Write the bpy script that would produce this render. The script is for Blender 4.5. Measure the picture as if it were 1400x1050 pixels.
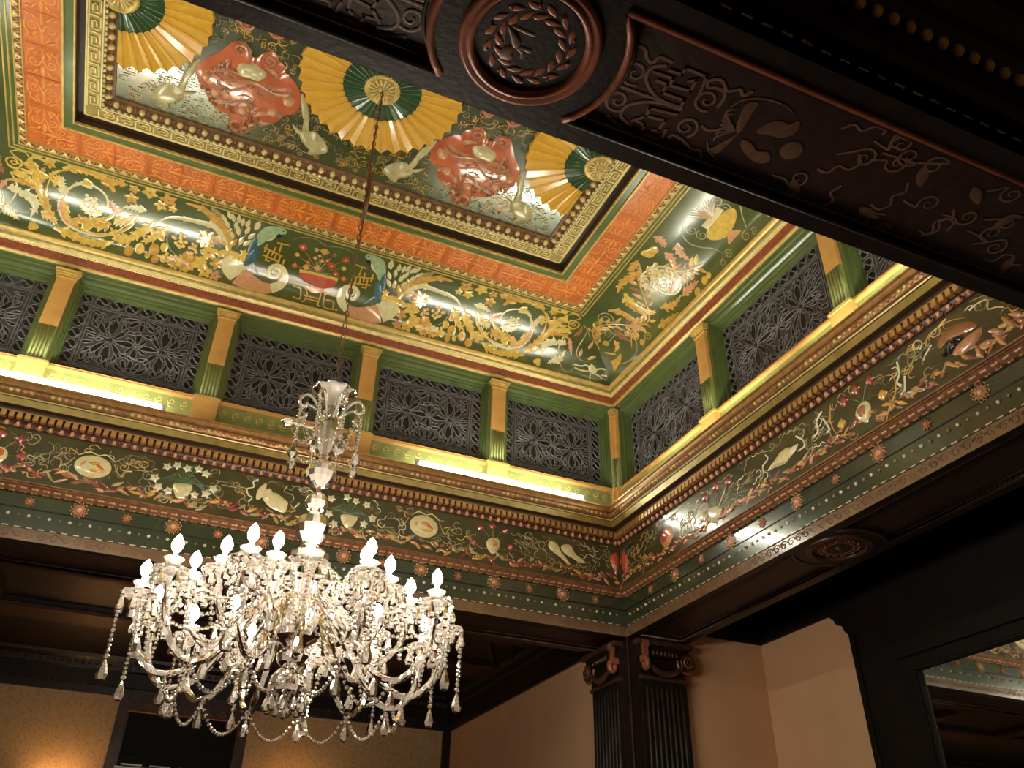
import bpy, math, random
from mathutils import Vector, Matrix
from mathutils.geometry import tessellate_polygon

random.seed(7)
PI = math.pi
# ---------------------------------------------------------------- units
# All lengths below are in survey units measured from the floor; one unit is 0.8 m.
U = 0.8
CAM = Vector((0.0, 0.0, 2.0))
FPX = 1161.0                                   # focal length in pixels of the 1400 x 1050 frame
YAW, PITCH, ROLL = math.radians(-22.995), math.radians(33.560), math.radians(-1.247)
RC = (Matrix.Rotation(YAW, 3, 'Z') @ Matrix.Rotation(PITCH, 3, 'X') @ Matrix.Rotation(ROLL, 3, 'Y'))

sc = bpy.context.scene
for o in list(bpy.data.objects):
    bpy.data.objects.remove(o, do_unlink=True)
COL = sc.collection

# ---------------------------------------------------------------- camera
cam_d = bpy.data.cameras.new('camera')
cam_d.sensor_width = 36.0
cam_d.lens = FPX / 1400.0 * 36.0
cam_d.clip_start = 0.02
cam = bpy.data.objects.new('camera', cam_d)
COL.objects.link(cam)
r_, f_, u_ = RC.col[0], RC.col[1], RC.col[2]
mc = Matrix(((r_[0], u_[0], -f_[0]), (r_[1], u_[1], -f_[1]), (r_[2], u_[2], -f_[2])))
cam.matrix_world = Matrix.Translation(CAM * U) @ mc.to_4x4()
sc.camera = cam

# ---------------------------------------------------------------- world and exposure
w = bpy.data.worlds.new('world')
sc.world = w
w.use_nodes = True
w.node_tree.nodes['Background'].inputs[0].default_value = (0.9, 0.55, 0.3, 1)
w.node_tree.nodes['Background'].inputs[1].default_value = 0.0
sc.view_settings.view_transform = 'Standard'
sc.view_settings.look = 'None'
sc.view_settings.gamma = 1.0
sc.view_settings.use_curve_mapping = False
sc.view_settings.exposure = 0.10
TUBE_POWER = 60.0          # radiance of the fluorescent tubes
BULB_POWER = 270.0         # radiance of the chandelier bulbs

# ---------------------------------------------------------------- main dimensions (survey units)
X0, Y0, XC, YC = 4.389, 7.279, 0.735, 4.62
XL, YF = 2 * XC - X0, 2 * YC - Y0
HL = {'back': X0 - XC, 'front': X0 - XC, 'right': Y0 - YC, 'left': Y0 - YC}
ROT = {'back': 0.0, 'right': -PI / 2, 'left': PI / 2, 'front': PI}
ZB = 4.595                                      # underside of the beams
BW = 0.67                                       # beam width

def P(s, u, d, z):
    """Point on side s of the opening: u along it (to the right when facing it), d inwards, z up."""
    if s == 'back':
        return Vector((XC + u, Y0 - d, z))
    if s == 'right':
        return Vector((X0 - d, YC - u, z))
    if s == 'left':
        return Vector((XL + d, YC + u, z))
    return Vector((XC - u, YF + d, z))

# ---------------------------------------------------------------- materials
MATS = {}
def mat(name, col, rough=0.5, metal=0.0, spec=0.5, coat=0.0, coat_rough=0.15, var=0.0, vscale=12.0, bump=0.0,
        bscale=60.0, emit=None, estr=0.0, col2=None, detail=4.0):
    m = bpy.data.materials.new(name)
    m.use_nodes = True
    nt = m.node_tree
    b = nt.nodes['Principled BSDF']
    b.inputs['Base Color'].default_value = (*col, 1)
    b.inputs['Roughness'].default_value = rough
    b.inputs['Metallic'].default_value = metal
    b.inputs['Specular IOR Level'].default_value = spec
    b.inputs['Coat Weight'].default_value = coat
    b.inputs['Coat IOR'].default_value = 1.9
    b.inputs['Coat Roughness'].default_value = coat_rough
    if var > 0 or bump > 0:
        tc = nt.nodes.new('ShaderNodeTexCoord')
    if var > 0:
        n = nt.nodes.new('ShaderNodeTexNoise')
        n.inputs['Scale'].default_value = vscale
        n.inputs['Detail'].default_value = detail
        nt.links.new(tc.outputs['Object'], n.inputs['Vector'])
        r = nt.nodes.new('ShaderNodeValToRGB')
        r.color_ramp.elements[0].position = 0.3
        r.color_ramp.elements[1].position = 0.7
        c2 = col2 if col2 else tuple(min(1, c * (1 + var)) for c in col)
        r.color_ramp.elements[0].color = (*[c * (1 - var) for c in col], 1)
        r.color_ramp.elements[1].color = (*c2, 1)
        nt.links.new(n.outputs['Fac'], r.inputs['Fac'])
        nt.links.new(r.outputs['Color'], b.inputs['Base Color'])
    if bump > 0:
        n2 = nt.nodes.new('ShaderNodeTexNoise')
        n2.inputs['Scale'].default_value = bscale
        n2.inputs['Detail'].default_value = 3
        nt.links.new(tc.outputs['Object'], n2.inputs['Vector'])
        bp = nt.nodes.new('ShaderNodeBump')
        bp.inputs['Strength'].default_value = bump
        bp.inputs['Distance'].default_value = 0.01
        nt.links.new(n2.outputs['Fac'], bp.inputs['Height'])
        nt.links.new(bp.outputs['Normal'], b.inputs['Normal'])
    if emit:
        b.inputs['Emission Color'].default_value = (*emit, 1)
        b.inputs['Emission Strength'].default_value = estr
    MATS[name] = m
    return m

# painted and gilded surfaces (varnished)
mat('cove_green', (0.068, 0.088, 0.015), 0.30, spec=0.5, coat=1.0, coat_rough=0.17, var=0.25, vscale=3, bump=0.03, bscale=9)
mat('panel_green', (0.045, 0.060, 0.020), 0.30, spec=0.5, coat=1.0, coat_rough=0.13, var=0.2, vscale=4, bump=0.05, bscale=10)
mat('band_green', (0.090, 0.125, 0.028), 0.30, spec=0.5, coat=0.2, var=0.15, vscale=5)
mat('mould_green', (0.078, 0.105, 0.030), 0.30, spec=0.5, coat=0.2, var=0.15, vscale=6)
mat('fascia_green', (0.036, 0.044, 0.022), 0.22, spec=0.6, coat=0.6, coat_rough=0.14, var=0.25, vscale=4, bump=0.04, bscale=12)
mat('frieze_green', (0.050, 0.045, 0.015), 0.30, spec=0.55, coat=0.35, var=0.3, vscale=5, bump=0.05, bscale=30)
mat('orange', (0.58, 0.135, 0.022), 0.36, spec=0.5, coat=0.15, var=0.18, vscale=4, bump=0.05, bscale=40)
mat('orange_light', (0.76, 0.25, 0.042), 0.36, spec=0.5, coat=0.15, var=0.15, vscale=8)
mat('gold', (0.62, 0.42, 0.13), 0.33, metal=0.35, spec=0.5, var=0.2, vscale=20)
mat('gold_pale', (0.72, 0.56, 0.24), 0.36, metal=0.2, var=0.15, vscale=20)
mat('gold_deep', (0.34, 0.17, 0.05), 0.34, metal=0.35, var=0.25, vscale=20)
mat('gold_olive', (0.30, 0.21, 0.055), 0.36, metal=0.25, var=0.25, vscale=14)
mat('red_brown', (0.25, 0.06, 0.022), 0.42, var=0.35, vscale=30, bump=0.3, bscale=120)
mat('maroon', (0.085, 0.026, 0.016), 0.42, var=0.3, vscale=20)
mat('copper', (0.42, 0.18, 0.085), 0.36, metal=0.25, var=0.2, vscale=20)
mat('dentil_tan', (0.42, 0.22, 0.07), 0.38, metal=0.15, var=0.2, vscale=20)
mat('rose_gold', (0.60, 0.33, 0.19), 0.36, metal=0.2, var=0.15, vscale=20)
mat('brown_gap', (0.05, 0.025, 0.012), 0.45)
mat('tan_band', (0.19, 0.105, 0.05), 0.27, spec=0.55, coat=0.5, var=0.25, vscale=8)
mat('ochre', (0.52, 0.27, 0.075), 0.4, var=0.15, vscale=8)
mat('olive', (0.22, 0.23, 0.075), 0.4, var=0.15, vscale=8)
# pigments of the painted ornament
mat('p_yellow', (0.72, 0.46, 0.075), 0.34, coat=1.0, coat_rough=0.15, var=0.2, vscale=25)
mat('p_gold', (0.62, 0.33, 0.05), 0.34, coat=1.0, coat_rough=0.15, var=0.25, vscale=25)
mat('p_cream', (0.72, 0.62, 0.33), 0.34, coat=1.0, coat_rough=0.15, var=0.12, vscale=25)
mat('p_white', (0.70, 0.66, 0.46), 0.36, coat=1.0, coat_rough=0.15, var=0.12, vscale=25)
mat('p_salmon', (0.66, 0.30, 0.14), 0.36, coat=1.0, coat_rough=0.15, var=0.15, vscale=30)
mat('p_red', (0.50, 0.075, 0.03), 0.36, coat=1.0, coat_rough=0.15, var=0.2, vscale=25)
mat('p_crimson', (0.30, 0.04, 0.03), 0.38, coat=1.0, coat_rough=0.15, var=0.25, vscale=30)
mat('p_rust', (0.33, 0.12, 0.035), 0.38, coat=1.0, coat_rough=0.15, var=0.3, vscale=30)
mat('p_parrot', (0.33, 0.46, 0.25), 0.36, coat=1.0, coat_rough=0.15, var=0.2, vscale=25)
mat('p_blue', (0.045, 0.13, 0.16), 0.36, coat=1.0, coat_rough=0.15, var=0.25, vscale=25)
mat('p_leaf', (0.05, 0.12, 0.045), 0.38, coat=1.0, coat_rough=0.15, var=0.25, vscale=25)
mat('p_tan', (0.36, 0.28, 0.12), 0.38, coat=1.0, coat_rough=0.15, var=0.25, vscale=25)
mat('p_dim', (0.17, 0.13, 0.05), 0.42, coat=1.0, coat_rough=0.15, var=0.25, vscale=25)
mat('p_grape', (0.012, 0.012, 0.02), 0.3, coat=1.0, coat_rough=0.15)
mat('fan_yellow', (0.78, 0.43, 0.045), 0.30, spec=0.55, coat=0.9, coat_rough=0.12, var=0.12, vscale=9)
mat('fan_green', (0.030, 0.085, 0.022), 0.28, spec=0.55, coat=0.9, coat_rough=0.12, var=0.15, vscale=9)
mat('crane_cream', (0.50, 0.43, 0.21), 0.34, coat=0.6, coat_rough=0.18, var=0.2, vscale=18)
mat('mask_red', (0.58, 0.14, 0.055), 0.28, spec=0.55, coat=0.9, coat_rough=0.12, var=0.15, vscale=9)
mat('mask_tan', (0.52, 0.24, 0.12), 0.30, spec=0.55, coat=0.3, var=0.25, vscale=30)
# woodwork
def wood(name, c1, c2, rough):
    m = mat(name, c1, rough, spec=0.22 if name == 'black_wood' else 0.45, bump=0.15, bscale=50)
    nt = m.node_tree
    b = nt.nodes['Principled BSDF']
    tc = nt.nodes.new('ShaderNodeTexCoord')
    wv = nt.nodes.new('ShaderNodeTexWave')
    wv.inputs['Scale'].default_value = 2.2
    wv.inputs['Distortion'].default_value = 9.0
    wv.inputs['Detail'].default_value = 4.0
    wv.inputs['Detail Scale'].default_value = 2.5
    nt.links.new(tc.outputs['Object'], wv.inputs['Vector'])
    mx = nt.nodes.new('ShaderNodeMix')
    mx.data_type = 'RGBA'
    mx.inputs[6].default_value = (*c1, 1)
    mx.inputs[7].default_value = (*c2, 1)
    nt.links.new(wv.outputs['Fac'], mx.inputs[0])
    nt.links.new(mx.outputs[2], b.inputs['Base Color'])
    return m
wood('wood_dark', (0.009, 0.005, 0.004), (0.015, 0.008, 0.006), 0.42)
wood('wood_red', (0.022, 0.008, 0.0065), (0.031, 0.011, 0.008), 0.48)
wood('wood_rib', (0.050, 0.015, 0.011), (0.075, 0.023, 0.015), 0.45)
wood('wood_carved', (0.05, 0.022, 0.014), (0.08, 0.035, 0.02), 0.34)
wood('floor_wood', (0.07, 0.035, 0.018), (0.11, 0.055, 0.028), 0.35)
wood('black_wood', (0.006, 0.004, 0.003), (0.010, 0.006, 0.004), 0.60)
mat('egg_brown', (0.19, 0.09, 0.035), 0.4, var=0.3, vscale=20)
mat('rope_brown', (0.24, 0.105, 0.045), 0.4, metal=0.15, var=0.3, vscale=30)
mat('wood_edge', (0.27, 0.088, 0.045), 0.34, var=0.25, vscale=10)
mat('soffit_paint', (0.16, 0.085, 0.06), 0.42, var=0.25, vscale=30)
mat('soffit_brown', (0.13, 0.065, 0.035), 0.42, var=0.25, vscale=30)
mat('lead', (0.15, 0.14, 0.145), 0.45, metal=0.3, var=0.15, vscale=40)
mat('lead_sheet', (0.050, 0.046, 0.048), 0.5, metal=0.2, var=0.2, vscale=30)
mat('dark_glass', (0.010, 0.009, 0.008), 0.22, spec=0.35, bump=0.1, bscale=30)
mat('chain_metal', (0.20, 0.10, 0.06), 0.45, metal=0.5)
mat('metal_white', (0.6, 0.6, 0.55), 0.4, metal=0.2)
mat('plaster_cream', (0.70, 0.43, 0.25), 0.85, var=0.06, vscale=2.5, bump=0.08, bscale=120)
mat('mirror_glass', (0.80, 0.80, 0.76), 0.02, metal=1.0)
mat('lamp_paper', (0.8, 0.6, 0.35), 0.8)
# wallpaper: gold-brown with a small darker leaf
def wallpaper():
    m = mat('wallpaper', (0.30, 0.20, 0.10), 0.6)
    nt = m.node_tree
    b = nt.nodes['Principled BSDF']
    tc = nt.nodes.new('ShaderNodeTexCoord')
    mp = nt.nodes.new('ShaderNodeMapping')
    mp.inputs['Scale'].default_value = (22, 22, 17)
    nt.links.new(tc.outputs['Object'], mp.inputs['Vector'])
    vo = nt.nodes.new('ShaderNodeTexVoronoi')
    vo.feature = 'F1'
    vo.inputs['Scale'].default_value = 1.6
    nt.links.new(mp.outputs['Vector'], vo.inputs['Vector'])
    nz = nt.nodes.new('ShaderNodeTexNoise')
    nz.inputs['Scale'].default_value = 3.0
    nt.links.new(mp.outputs['Vector'], nz.inputs['Vector'])
    ad = nt.nodes.new('ShaderNodeMath')
    ad.operation = 'MULTIPLY'
    nt.links.new(vo.outputs['Distance'], ad.inputs[0])
    nt.links.new(nz.outputs['Fac'], ad.inputs[1])
    r = nt.nodes.new('ShaderNodeValToRGB')
    r.color_ramp.elements[0].position = 0.10
    r.color_ramp.elements[1].position = 0.26
    r.color_ramp.elements[0].color = (0.46, 0.31, 0.15, 1)
    r.color_ramp.elements[1].color = (0.60, 0.42, 0.22, 1)
    nt.links.new(ad.outputs[0], r.inputs['Fac'])
    nt.links.new(r.outputs['Color'], b.inputs['Base Color'])
wallpaper()
# cut crystal: clear glass that glints and scatters a little
def crystal(name, tint, trans, rough):
    m = bpy.data.materials.new(name)
    m.use_nodes = True
    nt = m.node_tree
    nt.nodes.clear()
    out = nt.nodes.new('ShaderNodeOutputMaterial')
    tr = nt.nodes.new('ShaderNodeBsdfTransparent')
    tr.inputs[0].default_value = (*tint, 1)
    gl = nt.nodes.new('ShaderNodeBsdfGlossy')
    gl.inputs['Roughness'].default_value = rough
    gl.inputs['Color'].default_value = (1, 0.97, 0.93, 1)
    df = nt.nodes.new('ShaderNodeBsdfTranslucent')
    df.inputs[0].default_value = (0.9, 0.86, 0.8, 1)
    d2 = nt.nodes.new('ShaderNodeBsdfDiffuse')
    d2.inputs[0].default_value = (0.9, 0.86, 0.8, 1)
    m0 = nt.nodes.new('ShaderNodeMixShader'); m0.inputs[0].default_value = 0.5
    nt.links.new(df.outputs[0], m0.inputs[1]); nt.links.new(d2.outputs[0], m0.inputs[2])
    m1 = nt.nodes.new('ShaderNodeMixShader'); m1.inputs[0].default_value = trans
    nt.links.new(m0.outputs[0], m1.inputs[1]); nt.links.new(tr.outputs[0], m1.inputs[2])
    fr = nt.nodes.new('ShaderNodeLayerWeight'); fr.inputs[0].default_value = 0.36
    m2 = nt.nodes.new('ShaderNodeMixShader')
    nt.links.new(fr.outputs['Fresnel'], m2.inputs[0])
    nt.links.new(m1.outputs[0], m2.inputs[1]); nt.links.new(gl.outputs[0], m2.inputs[2])
    nt.links.new(m2.outputs[0], out.inputs[0])
    MATS[name] = m
crystal('crystal', (0.97, 0.96, 0.95), 0.80, 0.07)
crystal('crystal_frost', (0.95, 0.94, 0.93), 0.56, 0.12)
def emitter(name, col, strength):
    m = bpy.data.materials.new(name)
    m.use_nodes = True
    nt = m.node_tree
    nt.nodes.clear()
    out = nt.nodes.new('ShaderNodeOutputMaterial')
    e = nt.nodes.new('ShaderNodeEmission')
    e.inputs[0].default_value = (*col, 1)
    e.inputs[1].default_value = strength
    nt.links.new(e.outputs[0], out.inputs[0])
    MATS[name] = m
emitter('tube_light', (0.98, 1.0, 0.82), TUBE_POWER)
emitter('bulb_light', (1.0, 0.86, 0.70), BULB_POWER)
emitter('sconce_light', (1.0, 0.60, 0.26), 150.0)

# ---------------------------------------------------------------- mesh builder
class MB:
    def __init__(self):
        self.v, self.f, self.mi, self.sm, self.mats = [], [], [], [], []
    def m(self, name):
        if name not in self.mats:
            self.mats.append(name)
        return self.mats.index(name)
    def add(self, verts, faces, mname, smooth=False):
        o = len(self.v)
        self.v += [tuple(p) for p in verts]
        k = self.m(mname)
        for f in faces:
            self.f.append([i + o for i in f])
            self.mi.append(k)
            self.sm.append(smooth)
    def box(self, a, b, mname):
        (x0, y0, z0), (x1, y1, z1) = a, b
        v = [(x0, y0, z0), (x1, y0, z0), (x1, y1, z0), (x0, y1, z0), (x0, y0, z1), (x1, y0, z1), (x1, y1, z1), (x0, y1, z1)]
        self.add(v, [(0, 3, 2, 1), (4, 5, 6, 7), (0, 1, 5, 4), (1, 2, 6, 5), (2, 3, 7, 6), (3, 0, 4, 7)], mname)
    def lathe(self, prof, n, mname, c=(0, 0, 0), smooth=True, flute=0.0, fl_n=8, cap=True):
        v, f = [], []
        for r, z in prof:
            for i in range(n):
                t = 2 * PI * i / n
                rr = r * (1 + flute * math.cos(fl_n * t))
                v.append((c[0] + rr * math.cos(t), c[1] + rr * math.sin(t), c[2] + z))
        for j in range(len(prof) - 1):
            for i in range(n):
                f.append((j * n + i, j * n + (i + 1) % n, (j + 1) * n + (i + 1) % n, (j + 1) * n + i))
        self.add(v, f, mname, smooth)
    def tube(self, pts, rad, mname, n=8, smooth=True, closed=False, star=0.0, twist=0.0):
        pts = [Vector(p) for p in pts]
        N = len(pts)
        v, f = [], []
        ref = None
        for i, p in enumerate(pts):
            a = pts[(i - 1) % N] if (closed or i > 0) else p
            b = pts[(i + 1) % N] if (closed or i < N - 1) else p
            t = (b - a)
            t = t.normalized() if t.length > 1e-9 else Vector((0, 0, 1))
            if ref is None:
                ref = Vector((0, 0, 1)) if abs(t.z) < 0.9 else Vector((1, 0, 0))
            s1 = t.cross(ref)
            if s1.length < 1e-6:
                s1 = t.orthogonal()
            s1.normalize()
            s2 = s1.cross(t)
            ref = s2
            rr = rad[i] if isinstance(rad, (list, tuple)) else rad
            for k in range(n):
                an = 2 * PI * k / n + twist * i
                r2 = rr * (1 + (star if k % 2 else -star))
                v.append(p + s1 * (math.cos(an) * r2) + s2 * (math.sin(an) * r2))
        M = N if closed else N - 1
        for i in range(M):
            for k in range(n):
                i2 = (i + 1) % N
                f.append((i * n + k, i * n + (k + 1) % n, i2 * n + (k + 1) % n, i2 * n + k))
        if not closed:
            f.append(tuple(range(n - 1, -1, -1)))
            f.append(tuple((N - 1) * n + k for k in range(n)))
        self.add(v, f, mname, smooth)
    def sphere(self, c, r, mname, n=8, m=5, sc_=(1, 1, 1), smooth=False):
        v, f = [], []
        for j in range(m + 1):
            ph = PI * j / m
            for i in range(n):
                t = 2 * PI * i / n
                v.append((c[0] + r * sc_[0] * math.sin(ph) * math.cos(t), c[1] + r * sc_[1] * math.sin(ph) * math.sin(t), c[2] + r * sc_[2] * math.cos(ph)))
        for j in range(m):
            for i in range(n):
                f.append((j * n + i, j * n + (i + 1) % n, (j + 1) * n + (i + 1) % n, (j + 1) * n + i))
        self.add(v, f, mname, smooth)
    def mesh(self, name, origin=(0, 0, 0)):
        me = bpy.data.meshes.new(name)
        ox, oy, oz = origin
        me.from_pydata([((x - ox) * U, (y - oy) * U, (z - oz) * U) for x, y, z in self.v], [], self.f)
        for mn in self.mats:
            me.materials.append(MATS[mn])
        me.polygons.foreach_set('material_index', self.mi)
        me.polygons.foreach_set('use_smooth', self.sm)
        me.update()
        return me

def worg(o):
    """World origin of an unrotated object, in survey units."""
    p = Vector((0, 0, 0))
    while o is not None:
        p += Vector(o.location)
        o = o.parent
    return p / U

def link(o, parent=None):
    COL.objects.link(o)
    if parent is not None:
        o.parent = parent
    return o

def tag(o, label=None, cat=None, group=None, kind=None):
    if label: o['label'] = label
    if cat: o['category'] = cat
    if group: o['group'] = group
    if kind: o['kind'] = kind
    return o

def build(name, mb, parent=None, label=None, cat=None, group=None, kind=None, origin=None):
    """One mesh object from a builder whose vertices are in room coordinates."""
    og = worg(parent) if parent is not None else Vector(origin if origin else (0, 0, 0))
    o = bpy.data.objects.new(name, mb.mesh(name, og))
    if parent is None:
        o.location = og * U
    link(o, parent)
    return tag(o, label, cat, group, kind)

def empty(name, loc, label=None, cat=None, group=None, kind=None, rotz=0.0, parent=None):
    o = bpy.data.objects.new(name, None)
    o.empty_display_size = 0.1
    o.location = Vector(loc) * U
    o.rotation_euler = (0, 0, rotz)
    link(o, parent)
    return tag(o, label, cat, group, kind)

def inst(name, me, loc, parent, rotz=0.0, scale=1.0):
    """A further object that shares a mesh; loc is in room coordinates under an unrotated parent."""
    o = bpy.data.objects.new(name, me)
    o.location = (Vector(loc) - (worg(parent) if parent else Vector((0, 0, 0)))) * U
    o.rotation_euler = (0, 0, rotz)
    if scale != 1.0:
        o.scale = (scale,) * 3 if not isinstance(scale, tuple) else scale
    return link(o, parent)

def sweep(mb, side, prof, mname, smooth=False, u0=None, u1=None):
    """Run a (d, z) profile along one side of the opening, mitred at the corners."""
    h = HL[side]
    v, f = [], []
    for d, z in prof:
        a = -(h - d) if u0 is None else u0
        b = (h - d) if u1 is None else u1
        v += [P(side, a, d, z), P(side, b, d, z)]
    for i in range(len(prof) - 1):
        f.append((2 * i, 2 * i + 1, 2 * i + 3, 2 * i + 2))
    mb.add(v, f, mname, smooth)

# ---------------------------------------------------------------- curves and ornament on surfaces
def crom(pts, n=6, closed=False):
    pts = [Vector((p[0], p[1], 0)) if len(p) == 2 else Vector(p) for p in pts]
    N = len(pts)
    if N < 3 and not closed:
        return [pts[0].lerp(pts[-1], i / n) for i in range(n + 1)]
    out = []
    for i in range(N if closed else N - 1):
        p1, p2 = pts[i], pts[(i + 1) % N]
        p0 = pts[i - 1] if (closed or i > 0) else p1 * 2 - p2
        p3 = pts[(i + 2) % N] if (closed or i < N - 2) else p2 * 2 - p1
        for k in range(n):
            t = k / n
            out.append(0.5 * ((2 * p1) + (p2 - p0) * t + (2 * p0 - 5 * p1 + 4 * p2 - p3) * t * t + (3 * p1 - p0 - 3 * p2 + p3) * t ** 3))
    if not closed:
        out.append(pts[-1])
    return out

def pixray(x, y):
    return RC @ Vector(((x - 700.0) / FPX, 1.0, (525.0 - y) / FPX))

class Flat:
    def __init__(self, o, a, b, n):
        self.o, self.a, self.b, self.n = Vector(o), Vector(a), Vector(b), Vector(n)
    def map(self, p, q, h):
        return self.o + self.a * p + self.b * q + self.n * h
    def hit(self, x, y):
        d = pixray(x, y)
        t = (self.o - CAM).dot(self.n) / d.dot(self.n)
        r = CAM + d * t - self.o
        return (r.dot(self.a), r.dot(self.b))

def side_flat(side, d):
    """Vertical face of one side: coordinates (u, z)."""
    o = P(side, 0, d, 0)
    return Flat(o, P(side, 1, d, 0) - o, (0, 0, 1), P(side, 0, d + 1, 0) - o)

CV = [(0.14 + 0.66 * (1 - math.cos(t)), 7.462 + 0.346 * math.sin(t)) for t in [PI / 2 * i / 24 for i in range(25)]]
CS = [0.0]
for i in range(24):
    CS.append(CS[-1] + math.hypot(CV[i + 1][0] - CV[i][0], CV[i + 1][1] - CV[i][1]))
class Cove:
    def __init__(self, side):
        self.side = side
    def at(self, q):
        q = max(0.0, min(CS[-1] - 1e-6, q))
        i = max(k for k in range(24) if CS[k] <= q)
        t = (q - CS[i]) / (CS[i + 1] - CS[i])
        d = CV[i][0] + (CV[i + 1][0] - CV[i][0]) * t
        z = CV[i][1] + (CV[i + 1][1] - CV[i][1]) * t
        td, tz = CV[i + 1][0] - CV[i][0], CV[i + 1][1] - CV[i][1]
        l = math.hypot(td, tz)
        return d, z, tz / l, -td / l
    def map(self, p, q, h):
        d, z, nd, nz = self.at(q)
        return P(self.side, p, d + nd * h, z + nz * h)
    def hit(self, x, y):
        r = pixray(x, y)
        prev = None
        for k in range(121):
            q = CS[-1] * k / 120
            d, z, _, _ = self.at(q)
            t = ((Y0 - d) / r.y) if self.side == 'back' else ((X0 - d) / r.x)
            e = 2.0 + r.z * t - z
            if prev is not None and prev[1] * e <= 0:
                break
            prev = (q, e)
        t = ((Y0 - d) / r.y) if self.side == 'back' else ((X0 - d) / r.x)
        pt = CAM + r * t
        return ((pt.x - XC) if self.side == 'back' else (YC - pt.y), q)

class Orn:
    """Painted or modelled ornament laid on a surface, in that surface's own coordinates."""
    def __init__(self, surf, h=0.004, mirror=None, mb=None, flat=False, soft=1.0):
        self.flat, self.soft = flat, soft
        self.s, self.h, self.mb, self.k = surf, h, (mb or MB()), 0
        self.tf = [lambda p: (p[0], p[1])]
        if mirror is not None:
            self.tf.append(lambda p: (2 * mirror - p[0], p[1]))
    def base(self):
        self.k += 1
        return self.h + (0.0002 if self.flat else 0.0007) * (self.k % 7)
    def stroke(self, pts, w, m, n=6, taper='both', relief=0.5):
        relief *= self.soft
        c = crom(pts, n)
        h = self.base()
        N = len(c)
        for tf in self.tf:
            v, f = [], []
            q = [tf((p.x, p.y)) for p in c]
            for i in range(N):
                a, b = q[max(0, i - 1)], q[min(N - 1, i + 1)]
                dx, dy = b[0] - a[0], b[1] - a[1]
                l = math.hypot(dx, dy) or 1e-6
                t = i / (N - 1)
                if isinstance(w, (list, tuple)):
                    x = t * (len(w) - 1)
                    j = min(int(x), len(w) - 2)
                    ww = w[j] + (w[j + 1] - w[j]) * (x - j)
                elif taper == 'both':
                    ww = w * (0.18 + 0.82 * math.sin(PI * min(1, max(0, t))) ** 0.6)
                elif taper == 'end':
                    ww = w * (1 - 0.85 * t)
                else:
                    ww = w
                nx, ny = -dy / l * ww / 2, dx / l * ww / 2
                v += [self.s.map(q[i][0] + nx, q[i][1] + ny, h * 0.4), self.s.map(q[i][0], q[i][1], h + ww * relief * 0.25), self.s.map(q[i][0] - nx, q[i][1] - ny, h * 0.4)]
            for i in range(N - 1):
                f += [(3 * i, 3 * i + 1, 3 * i + 4, 3 * i + 3), (3 * i + 1, 3 * i + 2, 3 * i + 5, 3 * i + 4)]
            self.mb.add(v, f, m, True)
    def blob(self, pts, m, n=4, dome=0.01, smooth=True):
        dome *= self.soft
        c = crom(pts, n, True) if smooth else [Vector((p[0], p[1], 0)) for p in pts]
        h = self.base()
        N = len(c)
        cx, cy = sum(p.x for p in c) / N, sum(p.y for p in c) / N
        for tf in self.tf:
            v = []
            for k, hh in ((1.0, h * 0.4), (0.72, h + dome * 0.7), (0.35, h + dome)):
                for p in c:
                    q = tf((cx + (p.x - cx) * k, cy + (p.y - cy) * k))
                    v.append(self.s.map(q[0], q[1], hh))
            q = tf((cx, cy))
            v.append(self.s.map(q[0], q[1], h + dome))
            f = []
            for r in range(2):
                for i in range(N):
                    f.append((r * N + i, r * N + (i + 1) % N, (r + 1) * N + (i + 1) % N, (r + 1) * N + i))
            for i in range(N):
                f.append((2 * N + i, 2 * N + (i + 1) % N, 3 * N))
            self.mb.add(v, f, m, True)
    def disc(self, c, r, m, n=12, dome=0.006, ry=None, rot=0.0, lobes=0, amp=0.25):
        ry = ry or r
        pts = []
        for i in range(n):
            t = 2 * PI * i / n
            k = 1 + (amp * math.cos(lobes * t) if lobes else 0)
            x, y = r * k * math.cos(t), ry * k * math.sin(t)
            pts.append((c[0] + x * math.cos(rot) - y * math.sin(rot), c[1] + x * math.sin(rot) + y * math.cos(rot)))
        self.blob(pts, m, 1, dome, smooth=False)
    def leaf(self, c, ang, ln, wd, m, dome=0.006):
        pts = []
        for t, k in ((0, 0), (0.2, 0.75), (0.45, 1), (0.75, 0.62), (1, 0), (0.75, -0.62), (0.45, -1), (0.2, -0.75)):
            x, y = (t - 0.5) * ln, k * wd / 2
            pts.append((c[0] + x * math.cos(ang) - y * math.sin(ang), c[1] + x * math.sin(ang) + y * math.cos(ang)))
        self.blob(pts, m, 2, dome)
    def acanthus(self, pts, w, m, lobes=5, n=5):
        """A curling leaf: a tapering midrib with lobes down both edges."""
        c = crom(pts, n)
        N = len(c)
        self.stroke(pts, [w * 0.30, w * 0.8, w * 0.75, w * 0.5, w * 0.12], m, n)
        for j in range(1, lobes + 1):
            i = int(N * j / (lobes + 1.3))
            a, b = c[max(0, i - 1)], c[min(N - 1, i + 1)]
            an = math.atan2(b.y - a.y, b.x - a.x)
            k = w * (0.9 - 0.45 * j / lobes)
            for s in (1, -1):
                x, y = c[i].x + math.cos(an + s * 1.25) * k * 0.55, c[i].y + math.sin(an + s * 1.25) * k * 0.55
                self.leaf((x, y), an + s * 0.75, k * 1.15, k * 0.5, m, 0.004)
    def spiral(self, c, r, w, m, turns=1.6, start=0.0, sgn=1, tail=None):
        pts = []
        K = int(12 * turns)
        for i in range(K + 1):
            t = i / K
            a = start + sgn * 2 * PI * turns * t
            rr = r * (1 - 0.86 * t)
            pts.append((c[0] + rr * math.cos(a), c[1] + rr * math.sin(a)))
        if tail:
            pts = tail + pts
        self.stroke(pts, [w, w, w * 0.8, w * 0.5], m, 2, relief=0 if self.flat else 0.5)
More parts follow.
